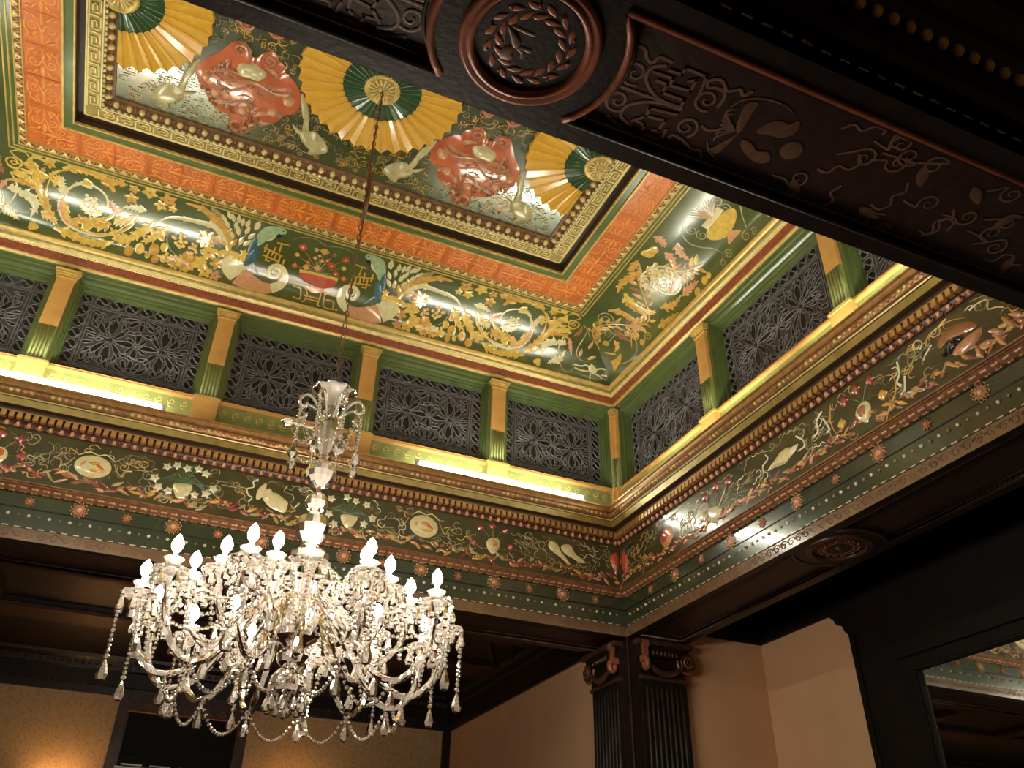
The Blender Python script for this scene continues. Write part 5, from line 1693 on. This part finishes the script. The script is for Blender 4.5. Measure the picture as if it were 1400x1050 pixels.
for k in range(26):
    inst('egg', NEGG, (1.30 + k * 0.082, YN - 0.092, 4.945), E_)

# ================================================================ AISLES: lower ceilings, walls, floor
CZ = 5.24
def rect(mb, x0, x1, y0, y1, z, m):
    mb.add([(x0, y0, z), (x1, y0, z), (x1, y1, z), (x0, y1, z)], [(0, 1, 2, 3)], m)
XW, YW, XWL, YWF = 6.125, 13.2, -6.0, -5.0
E_ = empty('ceiling_aisle', (XC, 10.5, CZ), 'low dark coffered wooden ceiling of the aisles round the painted opening', 'ceiling', kind='structure')
mb = MB()
rect(mb, XWL, XW, Y0 + BW - 0.02, YW, CZ, 'wood_dark')
rect(mb, X0 + BW - 0.02, XW, YWF, Y0 + BW, CZ, 'wood_dark')
rect(mb, XWL, XL - BW + 0.02, YWF, Y0 + BW, CZ, 'wood_dark')
rect(mb, XL - BW, X0 + BW, YWF, YN, 5.29, 'wood_dark')
build('coffer_board', mb, E_)
for y0, y1 in ((9.50, 9.78), (10.95, 11.42)):
    mb = MB(); mb.box((XWL, y0, CZ - 0.09), (4.6, y1, CZ + 0.01), 'wood_rib')
    mb.box((XWL, y0 - 0.04, CZ - 0.05), (4.6, y1 + 0.04, CZ + 0.01), 'wood_dark')
    build('coffer_rib', mb, E_)
for x in (-3.6, -1.70, 0.30, 2.30):
    mb = MB(); mb.box((x - 0.10, Y0 + BW, CZ - 0.085), (x + 0.10, 11.4, CZ + 0.01), 'wood_rib')
    mb.box((x - 0.14, Y0 + BW, CZ - 0.05), (x + 0.14, 11.4, CZ + 0.01), 'wood_dark')
    build('coffer_rib', mb, E_)
for y in (9.62, 11.2):
    mb = MB(); mb.tube([(3.0, Y0 + BW, CZ - 0.04), (4.5, 11.0, CZ - 0.04)] if y < 10 else [(3.3, Y0 + BW, CZ - 0.04), (4.6, 10.6, CZ - 0.04)], 0.03, 'wood_rib', 6)
    build('coffer_rib', mb, E_)
for y in (2.4, 4.6, 6.4):
    mb = MB(); mb.box((X0 + BW, y - 0.1, CZ - 0.08), (XW, y + 0.1, CZ + 0.01), 'wood_dark')
    build('coffer_rib', mb, E_)
# cornice along the aisle walls
E_ = empty('trim_6', (XC, YW, 4.77), 'dark wooden cornice with beaded rows over the papered wall', 'cornice', kind='structure')
mb = MB()
prof = [(0.0, 4.765), (0.03, 4.77), (0.035, 4.86), (0.06, 4.865), (0.06, 5.06), (0.10, 5.08), (0.11, 5.16), (0.18, 5.20), (0.19, 5.245)]
v = []
for d, z in prof:
    v += [(XWL, YW - d, z), (4.68 - d, YW - d, z)]
mb.add(v, [(2 * i, 2 * i + 1, 2 * i + 3, 2 * i + 2) for i in range(len(prof) - 1)], 'wood_dark')
build('cornice_board', mb, E_)
for zz, dd, r in ((5.12, 0.112, 0.024), (4.875, 0.064, 0.018)):
    mb = MB()
    for k in range(110):
        mb.sphere((-5.0 + k * 0.088, YW - dd, zz), r, 'wood_carved', 6, 4, (1, 1, 1), True)
    build('bead', mb, E_, kind='stuff')
E_ = empty('trim_7', (4.68, 10.5, 4.77), 'dark wooden cornice over the cream return wall left of the fluted pier', 'cornice', kind='structure')
mb = MB()
v = []
for d, z in prof:
    v += [(4.68 - d, 7.9, z), (4.68 - d, YW - d, z)]
mb.add(v, [(2 * i, 2 * i + 1, 2 * i + 3, 2 * i + 2) for i in range(len(prof) - 1)], 'wood_dark')
build('cornice_board', mb, E_)
E_ = empty('trim_8', (5.6, 7.38, 4.77), 'dark wooden cornice over the cream corner beside the mirror', 'cornice', kind='structure')
mb = MB()
v = []
for d, z in prof:
    v += [(4.9, 7.38 - d, z), (XW - d, 7.38 - d, z), (XW - d, YWF, z)]
f = []
for i in range(len(prof) - 1):
    f += [(3 * i, 3 * i + 1, 3 * i + 4, 3 * i + 3), (3 * i + 1, 3 * i + 2, 3 * i + 5, 3 * i + 4)]
mb.add(v, f, 'black_wood')
build('cornice_board', mb, E_)
mb = MB()
for k in range(5):
    mb.sphere((5.0 + 0.06 * k, 7.33, 4.79 + 0.01 * math.sin(k * 2)), 0.03, 'wood_carved', 8, 5)
build('carved_spray', mb, E_)

def wallbox(name, a, b, m, label):
    mb = MB(); mb.box(a, b, m)
    return build(name, mb, None, label, 'wall', kind='structure', origin=((a[0] + b[0]) / 2, (a[1] + b[1]) / 2, a[2]))
wallbox('wall_back', (XWL, YW, 0), (4.8, YW + 0.15, 5.30), 'wallpaper', 'far wall papered in mottled gold and brown')
wallbox('wall_return_back', (4.68, 8.03, 0), (4.80, YW, 5.30), 'plaster_cream', 'cream plaster wall left of the fluted pier')
wallbox('wall_return_right', (5.06, 7.38, 0), (XW, 7.52, 5.30), 'plaster_cream', 'narrow cream plaster wall right of the fluted pier')
wallbox('wall_right', (XW, YWF, 0), (XW + 0.15, 7.52, 5.30), 'plaster_cream', 'cream plaster wall beside the dark mirror frame')
wallbox('wall_left', (XWL - 0.15, YWF, 0), (XWL, YW, 5.30), 'wallpaper', 'side wall papered in gold and brown')
wallbox('wall_front', (XWL, YWF - 0.15, 0), (XW, YWF, 5.30), 'wallpaper', 'wall behind the viewer papered in gold and brown')
mb = MB(); rect(mb, XWL - 0.1, XW + 0.1, YWF - 0.1, YW + 0.1, 0.0, 'floor_wood'); mb.box((XWL - 0.1, YWF - 0.1, -0.1), (XW + 0.1, YW + 0.1, -0.002), 'floor_wood')
build('floor', mb, None, 'polished brown wooden floor', 'floor', kind='structure')
mb = MB(); mb.box((4.56, YW - 0.06, 0), (4.69, YW + 0.01, 4.78), 'wood_dark')
build('trim_9', mb, None, 'dark upright corner post at the end of the papered wall', 'post', kind='structure', origin=(4.62, YW, 0))

# doorway in the papered wall
E_ = empty('door_1', (0.77, YW, 0), 'dark doorway with a brown moulded frame in the papered wall', 'doorway', kind='structure')
mb = MB()
mb.box((-0.10, YW - 0.10, 0), (0.05, YW, 4.72), 'wood_carved'); mb.box((1.49, YW - 0.10, 0), (1.64, YW, 4.72), 'wood_carved')
build('door_jamb', mb, E_)
mb = MB()
mb.box((0.05, YW - 0.10, 4.57), (1.49, YW, 4.72), 'wood_carved'); mb.box((-0.14, YW - 0.13, 4.72), (1.68, YW, 4.775), 'wood_carved')
o = Orn(Flat((0, YW - 0.10, 0), (1, 0, 0), (0, 0, 1), (0, -1, 0)), 0.006, mb=mb)
for k in range(5):
    o.spiral((0.30 + 0.24 * k, 4.645), 0.05, 0.016, 'wood_edge', 1.5, 0, 1 if k % 2 else -1)
build('door_head', mb, E_)
mb = MB(); mb.tube([(0.02, YW - 0.11, 4.575), (1.52, YW - 0.11, 4.575)], 0.016, 'wood_edge', 6)
build('door_bead', mb, E_)
mb = MB(); mb.box((0.05, YW - 0.03, 0), (1.49, YW - 0.005, 4.57), 'black_wood')
for z in (4.2, 4.05, 3.9):
    mb.box((0.05, YW - 0.045, z), (1.49, YW - 0.03, z + 0.03), 'black_wood')
build('door_leaf', mb, E_)
mb = MB(); mb.box((0.03, YW - 0.13, 3.86), (1.50, YW - 0.03, 3.885), 'metal_white'); mb.box((0.03, YW - 0.11, 3.80), (1.50, YW - 0.03, 3.85), 'metal_white')
for k in range(4):
    mb.box((0.10 + 0.36 * k, YW - 0.14, 3.90), (0.36 + 0.36 * k, YW - 0.05, 3.92), 'metal_white')
build('pale_transom', mb, E_, label='pale transom bar across the doorway')

# ================================================================ CORNER PIER with two Ionic pilasters
PR = empty('corner_pier', (X0 + BW / 2, Y0 + BW / 2, 0), 'dark fluted corner pier with carved Ionic capitals under the beams', 'pillar')
mb = MB(); mb.box((X0 + 0.01, Y0 + 0.01, 0), (X0 + 0.66, Y0 + 0.74, ZB - 0.001), 'wood_dark')
build('core', mb, PR)
mb = MB(); mb.tube([(X0 + 0.008, Y0 + 0.008, 0), (X0 + 0.008, Y0 + 0.008, ZB - 0.002)], 0.010, 'wood_carved', 6)
build('corner_bead', mb, PR)
def face_map(k):
    if k == 0:       # face towards the front
        return lambda a, out, z: Vector((X0 + 0.385 + a, Y0 + 0.01 - out, z))
    return lambda a, out, z: Vector((X0 + 0.01 - out, Y0 + 0.44 - a, z))
for k in (0, 1):
    F = face_map(k)
    hw = 0.255 if k == 0 else 0.285
    def fbx(mb, a0, a1, o0, o1, z0, z1, m):
        p, q = F(a0, o0, z0), F(a1, o1, z1)
        mb.box((min(p.x, q.x), min(p.y, q.y), z0), (max(p.x, q.x), max(p.y, q.y), z1), m)
    mb = MB(); fbx(mb, -hw, hw, 0, 0.02, 0.3, 4.20, 'wood_dark')
    sh = build('pilaster_shaft', mb, PR)
    for j in range(8):
        a = -hw + 0.03 + (2 * hw - 0.06) * (j + 0.5) / 8
        mb = MB(); mb.tube([F(a, 0.022, 0.34), F(a, 0.022, 4.13), F(a, 0.014, 4.16)], [0.019, 0.019, 0.008], 'wood_dark', 6)
        build('reed', mb, sh)
    mb = MB(); fbx(mb, -hw - 0.02, hw + 0.02, 0, 0.045, 4.20, 4.235, 'wood_carved'); fbx(mb, -hw, hw, 0, 0.03, 4.235, 4.42, 'wood_dark'); fbx(mb, -hw - 0.06, hw + 0.06, 0, 0.11, 4.525, 4.575, 'wood_carved')
    fbx(mb, -hw - 0.03, hw + 0.03, 0, 0.075, 4.42, 4.525, 'wood_dark')
    cap = build('capital', mb, PR, label='carved Ionic capital')
    for j in range(7):
        a = -0.135 + 0.045 * j
        mb = MB(); p = F(a, 0.085, 4.455); mb.sphere(p, 0.022, 'wood_carved', 8, 5, (0.8, 0.8, 1.25), True)
        build('egg', mb, cap)
    for s in (-1, 1):
        mb = MB()
        if (k == 0 and s == -1) or (k == 1 and s == 1):
            # the scroll by the corner is turned edge on: a narrow strap
            a = s * (hw - 0.02)
            fbx(mb, a - 0.035, a + 0.035, 0.02, 0.12, 4.50, 4.56, 'wood_edge'); fbx(mb, a - 0.028, a + 0.028, 0.03, 0.105, 4.36, 4.50, 'wood_edge')
            pts = [F(a, 0.09 + 0.03 * math.cos(t), 4.34 + 0.05 * math.sin(t)) for t in [PI * (0.5 - 1.6 * i / 10) for i in range(11)]]
            mb.tube(pts, 0.030, 'wood_edge', 6)
        else:
            c0 = (s * (hw + 0.005), 4.40)
            for i, (rr, oo) in enumerate(((0.098, 0.05), (0.07, 0.075), (0.045, 0.09), (0.022, 0.105))):
                pts = [F(c0[0] + rr * math.cos(t), oo, c0[1] + rr * math.sin(t)) for t in [2 * PI * j / 20 for j in range(20)]]
                mb.tube(pts, 0.015 - 0.002 * i, 'wood_edge' if i % 2 == 0 else 'wood_carved', 6, closed=True)
            n = 20
            vv = [F(c0[0] + 0.095 * math.cos(t), 0.05, c0[1] + 0.095 * math.sin(t)) for t in [2 * PI * j / n for j in range(n)]] + [F(c0[0], 0.09, c0[1])]
            vb = [F(c0[0] + 0.095 * math.cos(t), 0.0, c0[1] + 0.095 * math.sin(t)) for t in [2 * PI * j / n for j in range(n)]]
            mb.add(vv + vb, [(j, (j + 1) % n, n) for j in range(n)] + [(j, (j + 1) % n, n + 1 + (j + 1) % n, n + 1 + j) for j in range(n)], 'wood_carved', True)
        build('volute', mb, cap)
    mb = MB()
    pts = [F(a, 0.07, 4.36 - 0.10 * (1 - (a / 0.21) ** 2)) for a in [-0.21 + 0.42 * i / 12 for i in range(13)]]
    mb.tube(pts, [0.02 + 0.016 * math.sin(PI * i / 12) for i in range(13)], 'wood_carved', 7)
    build('garland', mb, cap)

# ================================================================ MIRROR on the right wall
WM = empty('wall_mirror', (XW, 3.4, 0.8), 'tall wall mirror in a broad dark wooden frame', 'mirror')
YM = 5.376
mb = MB(); mb.add([(XW - 0.015, 1.2, 0.8), (XW - 0.015, YM + 0.03, 0.8), (XW - 0.015, YM + 0.03, 4.06), (XW - 0.015, 1.2, 4.06)], [(0, 1, 2, 3)], 'mirror_glass')
mb.box((XW - 0.012, 1.2, 0.8), (XW - 0.002, YM + 0.03, 4.06), 'black_wood')
build('mirror_pane', mb, WM)
mb = MB()
# outline of the frame on the wall, with an ogee shoulder under the cornice
prof = [(YM, 0.0), (6.02, 0.0), (6.06, 4.52), (6.09, 4.545), (6.11, 4.58), (6.12, 4.62), (6.17, 4.635), (6.20, 4.66), (6.215, 4.70), (6.26, 4.735), (6.30, 4.77), (YM, 4.77)]
n = len(prof)
vv = [(XW - 0.05, y, z) for y, z in prof] + [(XW - 0.001, y, z) for y, z in prof]
mb.add(vv, [tuple(range(n))] + [(i, (i + 1) % n, n + (i + 1) % n, n + i) for i in range(n)], 'black_wood')
build('frame_stile', mb, WM)
mb = MB(); mb.box((XW - 0.05, 0.6, 4.034), (XW - 0.001, YM, 4.77), 'black_wood'); mb.box((XW - 0.09, 0.6, 4.15), (XW - 0.05, YM + 0.2, 4.30), 'black_wood')
build('frame_head', mb, WM)
mb = MB(); mb.box((XW - 0.05, 0.6, 0.3), (XW - 0.001, 1.22, 4.77), 'black_wood'); build('frame_stile', mb, WM)
mb = MB(); mb.box((XW - 0.05, 1.2, 0.3), (XW - 0.001, YM, 0.82), 'black_wood'); build('frame_sill', mb, WM)
mb = MB(); mb.tube([(XW - 0.055, YM + 0.012, 0.8), (XW - 0.055, YM + 0.012, 4.044), (XW - 0.055, 1.2, 4.044)], 0.013, 'black_wood', 6)
build('frame_bead', mb, WM)
mb = MB(); mb.tube([(XW - 0.052, 5.95, 0.3), (XW - 0.052, 5.99, 4.5)], 0.014, 'wood_dark', 6)
build('frame_bead', mb, WM)

# ================================================================ FLUORESCENT TUBES on the cornice ledge
def tube_lamp(side, u0, u1, label, group=None):
    L = u1 - u0
    low = 0.045 if side == 'right' else 0.0       # slimmer battens on the mirror side
    dd = 0.17 if side == 'right' else 0.215
    e = empty('fluorescent_tube', P(side, (u0 + u1) / 2, dd, 5.80), label, 'light', group=group, rotz=ROT[side])
    def loc(name, mb):
        o = bpy.data.objects.new(name, mb.mesh(name))
        link(o, e)
    mb = MB(); mb.tube([(-L / 2 + 0.03, 0, 0.105 - low), (L / 2 - 0.03, 0, 0.105 - low)], 0.016 if low else 0.022, 'tube_light', 10); loc('lamp_tube', mb)
    for s in (-1, 1):
        mb = MB(); mb.tube([(s * (L / 2 - 0.03), 0, 0.105 - low), (s * L / 2, 0, 0.105 - low)], 0.024, 'metal_white', 10)
        mb.box((s * L / 2 - 0.012, -0.02, 0.02), (s * L / 2 + 0.012, 0.02, 0.13 - low), 'metal_white'); loc('lamp_holder', mb)
    mb = MB(); mb.box((-L / 2, -0.035, 0.001), (L / 2, 0.035, 0.055 - low * 0.8), 'metal_white'); loc('batten', mb)
tube_lamp('back', -2.90, -1.055, 'lit fluorescent tube on the long side ledge, farther from the corner pilaster')
tube_lamp('back', 1.275, 3.11, 'lit fluorescent tube on the long side ledge, nearer the corner pilaster')
tube_lamp('right', -1.75, 0.05, 'lit fluorescent tube on the short side ledge, nearer the corner pilaster')
tube_lamp('right', 0.45, 2.2, 'lit fluorescent tube on the short side ledge, nearer the medallion beam')
tube_lamp('front', -3.0, -1.2, 'lit fluorescent tube on the ledge above the medallion beam, towards the mirror')
tube_lamp('front', 1.2, 3.0, 'lit fluorescent tube on the ledge above the medallion beam, away from the mirror')
tube_lamp('left', -1.9, -0.1, 'lit fluorescent tube on the ledge opposite the mirror, nearer the medallion beam')
tube_lamp('left', 0.3, 2.1, 'lit fluorescent tube on the ledge opposite the mirror, farther from the medallion beam')

# ================================================================ WALL SCONCES, below and behind the picture
def sconce(x, y, s, label):
    """s = -1 on a wall facing the front, +1 on the wall behind the viewer."""
    e = empty('wall_sconce', (x, y, 3.30), label, 'sconce')
    mb = MB(); mb.box((x - 0.07, min(y + s * 0.001, y + s * 0.02), 3.18), (x + 0.07, max(y + s * 0.001, y + s * 0.02), 3.42), 'gold_deep'); build('backplate', mb, e)
    mb = MB(); mb.tube([(x, y + s * 0.02, 3.30), (x, y + s * 0.14, 3.26), (x, y + s * 0.20, 3.32)], 0.015, 'gold_deep', 6); build('bracket', mb, e)
    mb = MB(); mb.lathe([(0.05, 3.33), (0.10, 3.40), (0.13, 3.50), (0.135, 3.52)], 14, 'lamp_paper', (x, y + s * 0.20, 0)); build('shade', mb, e)
    mb = MB(); mb.sphere((x, y + s * 0.20, 3.43), 0.05, 'sconce_light', 8, 6, (1, 1, 1.2), True); build('bulb', mb, e)
sconce(-0.62, YW, -1, 'amber wall sconce on the papered wall, left of the doorway')
sconce(2.35, YW, -1, 'amber wall sconce on the papered wall, right of the doorway')
sconce(-2.2, YWF, 1, 'amber wall sconce on the wall behind the viewer, away from the mirror')
sconce(2.2, YWF, 1, 'amber wall sconce on the wall behind the viewer, towards the mirror')

# ================================================================ CHANDELIER
CH = empty('chandelier', (XC, YC, 2.97), 'large crystal chandelier with lit candle bulbs, bead swags and pear drops', 'chandelier')
def cy(r, t, z):
    return Vector((XC + r * math.cos(t), YC + r * math.sin(t), z))
def bead(mb, p, r):
    mb.sphere(p, r, 'crystal', 6, 4)
def strand(mb, a, b, sag, n, r=0.0135):
    for i in range(n):
        t = (i + 0.5) / n
        p = Vector(a).lerp(Vector(b), t)
        p.z -= sag * 4 * t * (1 - t)
        bead(mb, p, r * (1.0 if i % 2 else 0.85))
def pear(mb, p, ln, wd):
    mb.sphere((p[0], p[1], p[2] - 0.012), 0.012, 'crystal', 6, 4)
    mb.lathe([(0.002, -0.02), (wd * 0.28, -0.02 - ln * 0.3), (wd * 0.5, -0.02 - ln * 0.68), (wd * 0.36, -0.02 - ln * 0.92), (0.001, -0.02 - ln)], 6, 'crystal', tuple(p), smooth=False)
# chain
mb = MB()
z = 7.90
k = 0
while z > 4.98:
    L, wd = 0.058, 0.013
    pts = [(wd * math.sin(t), (L / 2) * math.cos(t)) for t in [2 * PI * i / 10 for i in range(10)]]
    mb.tube([(XC + (p if k % 2 else 0), YC + (0 if k % 2 else p), z + q) for p, q in pts], 0.0042, 'chain_metal', 5, closed=True)
    z -= 0.050
    k += 1
build('chain', mb, CH, label='dark metal chain')
mb = MB(); mb.tube([(XC, YC, 5.75), (XC + 0.012, YC, 6.4), (XC - 0.008, YC, 7.0), (XC + 0.006, YC, 7.9)], 0.006, 'chain_metal', 5)
mb.tube([(XC + 0.014, YC, 6.45), (XC + 0.02, YC + 0.01, 6.75), (XC, YC, 7.0)], 0.016, 'chain_metal', 6)
build('cord', mb, CH)
mb = MB(); mb.tube([(XC, YC, 2.99 + 0.12), (XC, YC, 5.0)], 0.014, 'chain_metal', 6); build('centre_rod', mb, CH)
mb = MB(); mb.lathe([(0.02, 4.98), (0.022, 4.90), (0.03, 4.84), (0.055, 4.855), (0.095, 4.90), (0.130, 4.922), (0.142, 4.915), (0.125, 4.905), (0.085, 4.872), (0.05, 4.825), (0.04, 4.80)], 40, 'crystal_frost', (XC, YC, 0), flute=0.06, fl_n=10)
build('crown', mb, CH, label='scalloped glass crown')
mb = MB(); mb.lathe([(0.035, 4.81), (0.05, 4.77), (0.045, 4.74), (0.085, 4.66), (0.092, 4.60), (0.07, 4.52), (0.035, 4.455), (0.05, 4.435), (0.03, 4.42)], 12, 'crystal', (XC, YC, 0), smooth=False)
build('upper_body', mb, CH)
for i in range(8):
    t = 2 * PI * (i + 0.3) / 8
    mb = MB()
    pts = crom([cy(0.05, t, 4.70), cy(0.10, t, 4.79), cy(0.16, t, 4.835), cy(0.205, t, 4.80), cy(0.205, t, 4.75), cy(0.17, t, 4.745), cy(0.16, t, 4.775)], 4)
    mb.tube(pts, 0.011, 'crystal_frost', 6)
    hk = build('hook', mb, CH)
    for sa in ((cy(0.20, t, 4.74), cy(0.20, t, 4.50), 0.0, 10, 0.014), (cy(0.18, t, 4.72), cy(0.09, t, 4.50), 0.03, 8, 0.012), (cy(0.20, t, 4.52), cy(0.20, t + PI / 4, 4.52), 0.05, 7, 0.012)):
        mb = MB(); strand(mb, *sa)
        build('bead_strand', mb, hk)
    mb = MB(); pear(mb, cy(0.20, t, 4.50), 0.105, 0.06); build('pear_drop', mb, hk)
mb = MB(); pts = crom([cy(0.09, PI * 1.05, 4.62), cy(0.17, PI * 1.05, 4.62), cy(0.23, PI * 1.05, 4.615)], 4); mb.tube(pts, 0.012, 'crystal_frost', 6); mb.sphere(cy(0.255, PI * 1.05, 4.615), 0.04, 'crystal_frost', 10, 6, (1, 1, 0.75), True)
build('side_finial', mb, CH)
def ball(name, prof, m='crystal_frost', n=16, smooth=True):
    mb = MB(); mb.lathe(prof, n, m, (XC, YC, 0), smooth=smooth); build(name, mb, CH)
def sph(zc, r, e=1.0, k=8):
    return [(max(0.018, r * math.sin(PI * i / k)), zc + r * e * math.cos(PI * i / k)) for i in range(k + 1)]
ball('glass_ball', sph(4.335, 0.090, 1.05), n=14, smooth=False)
ball('glass_ball', sph(4.145, 0.068), n=14, smooth=False)
ball('glass_vase', [(0.02, 4.085), (0.045, 4.075), (0.085, 4.04), (0.098, 3.99), (0.085, 3.94), (0.05, 3.89), (0.055, 3.87), (0.04, 3.85)], n=14, smooth=False)
ball('glass_dish', [(0.04, 3.86), (0.09, 3.85), (0.12, 3.82), (0.11, 3.79), (0.05, 3.76), (0.06, 3.70), (0.075, 3.64), (0.05, 3.58)], 'crystal', 14, False)
ball('receiver_bowl', [(0.05, 3.60), (0.12, 3.57), (0.185, 3.51), (0.19, 3.46), (0.165, 3.40), (0.12, 3.35), (0.07, 3.32), (0.05, 3.30), (0.085, 3.26), (0.07, 3.22), (0.035, 3.19)], 'crystal', 18, False)
ball('bottom_bowl', [(0.03, 3.20), (0.06, 3.185), (0.088, 3.15), (0.100, 3.10), (0.097, 3.07), (0.085, 3.075), (0.05, 3.09), (0.0, 3.10)], 'crystal', 16, False)
for i in range(10):
    t = 2 * PI * i / 10
    mb = MB(); pear(mb, cy(0.092, t, 3.07), 0.085, 0.046); build('pear_drop', mb, CH)
mb = MB(); pear(mb, cy(0.0, 0, 3.07), 0.11, 0.05); build('pear_drop', mb, CH)
for i in range(10):
    t = 2 * PI * (i + 0.5) / 10
    mb = MB()
    pts = crom([cy(0.07, t, 3.54), cy(0.085, t, 3.66), cy(0.12, t, 3.735), cy(0.17, t, 3.72), cy(0.195, t, 3.65), cy(0.18, t, 3.56)], 4)
    mb.tube(pts, 0.011, 'crystal', 6, star=0.2)
    build('glass_loop', mb, CH)
for i in range(10):
    t = 2 * PI * i / 10
    mb = MB(); strand(mb, cy(0.17, t, 3.40), cy(0.17, t + 2 * PI / 10, 3.40), 0.05, 6, 0.011)
    build('bead_strand', mb, CH)

# arm in its own frame: it runs out along +x from the centre post
def arm_parts(path, zc, r, big):
    """Meshes of one arm: tube, cup, drip pan, bulb, drops and beads, all relative to the centre at floor level."""
    d = {}
    mb = MB()
    pts = crom([(x, 0, z) for x, z in path], 6)
    mb.tube(pts, 0.0175 if big else 0.015, 'crystal', 8, smooth=False, star=0.10, twist=0.16)
    d['arm'] = mb.mesh('arm')
    mb = MB(); mb.lathe([(0.014, zc - 0.05), (0.034, zc - 0.038), (0.03, zc - 0.02), (0.06, zc - 0.016), (0.088, zc + 0.004), (0.092, zc + 0.012), (0.06, zc + 0.002), (0.03, zc + 0.004)], 18, 'crystal', (r, 0, 0), smooth=False, flute=0.05, fl_n=9)
    d['drip_pan'] = mb.mesh('drip_pan')
    mb = MB(); mb.lathe([(0.03, zc + 0.004), (0.026, zc + 0.03), (0.040, zc + 0.055), (0.050, zc + 0.068), (0.036, zc + 0.062), (0.018, zc + 0.04)], 12, 'crystal', (r, 0, 0), smooth=False)
    mb.lathe([(0.012, zc + 0.03), (0.012, zc + 0.092), (0.009, zc + 0.10)], 8, 'metal_white', (r, 0, 0))
    d['candle_cup'] = mb.mesh('candle_cup')
    mb = MB(); mb.lathe([(0.004, zc + 0.096), (0.013, zc + 0.104), (0.025, zc + 0.122), (0.029, zc + 0.140), (0.024, zc + 0.160), (0.012, zc + 0.180), (0.001, zc + 0.194)], 8, 'bulb_light', (r, 0, 0))
    d['bulb'] = mb.mesh('bulb')
    mb = MB(); pear(mb, (0, 0, 0), 0.085, 0.042); d['pear_drop'] = mb.mesh('pear_drop')
    d['strands'] = []
    sl = [((r - 0.08, 0, zc), (0.18, 0, 3.66 if big else 3.72), 0.14 if big else 0.10, 22 if big else 15, 0.014)]
    for s in (-1, 1):
        sl.append(((r - 0.02, s * 0.085, zc), (r - 0.03, s * 0.025, zc - 0.26), 0.0, 10, 0.0125))
    if big:                                        # long strand outside the pan, ending in a drop
        sl.append(((r + 0.085, 0, zc), (r + 0.075, 0, zc - 0.30), 0.0, 12, 0.0125))
    for sa in sl:
        mb = MB(); strand(mb, *sa)
        d['strands'].append(mb.mesh('bead_strand'))
    return d
OUT = [(0.10, 3.42), (0.18, 3.49), (0.29, 3.42), (0.41, 3.24), (0.53, 3.115), (0.66, 3.10), (0.77, 3.22), (0.81, 3.42)]
INN = [(0.08, 3.44), (0.15, 3.55), (0.25, 3.49), (0.34, 3.32), (0.44, 3.235), (0.55, 3.33), (0.59, 3.48)]
AO = arm_parts(OUT, 3.46, 0.81, True)
AI = arm_parts(INN, 3.52, 0.59, False)
def add_arm(parts, deg, r, zc, zlow, rlow, nxt):
    t = math.radians(deg)
    a = bpy.data.objects.new('arm', parts['arm'])
    a.location = (0, 0, -2.97 * U)
    a.rotation_euler = (0, 0, t)
    link(a, CH)
    for nm in ('drip_pan', 'candle_cup', 'bulb'):
        link(bpy.data.objects.new(nm, parts[nm]), a)
    for me in parts['strands']:
        link(bpy.data.objects.new('bead_strand', me), a)
    for k in range(7):
        q = 2 * PI * (k + 0.5) / 7
        c = bpy.data.objects.new('pear_drop', parts['pear_drop'])
        c.location = ((r + 0.088 * math.cos(q)) * U, 0.088 * math.sin(q) * U, (zc + 0.004) * U)
        link(c, a)
    c = bpy.data.objects.new('pear_drop', parts['pear_drop'])
    c.location = (rlow * U, 0, (zlow - 0.03) * U)
    c.scale = (1.25, 1.25, 1.25)
    link(c, a)
    if nxt:
        c = bpy.data.objects.new('pear_drop', parts['pear_drop'])
        c.location = ((r + 0.075) * U, 0, (zc - 0.30) * U)
        c.scale = (1.3, 1.3, 1.3)
        link(c, a)
    if nxt:                                       # swag of beads to the next arm
        mb = MB()
        w = math.radians(nxt)
        strand(mb, (rlow, 0, zlow - 0.01), (rlow * math.cos(w), rlow * math.sin(w), zlow - 0.01), 0.15, 18, 0.0125)
        c = bpy.data.objects.new('swag', mb.mesh('swag'))
        link(c, a)
OUTER = [-180, -149, -118, -98, -78, -43, -12, 15, 45, 72, 100, 128, 153]
so = sorted([d % 360 for d in OUTER])
for i, dg in enumerate(so):
    add_arm(AO, dg, 0.81, 3.46, 3.10, 0.60, (so[(i + 1) % len(so)] - dg) % 360)
for dg in (-172, -142, -114, -70, -53, -20, 30, 75, 120):
    add_arm(AI, dg, 0.59, 3.52, 3.225, 0.44, None)
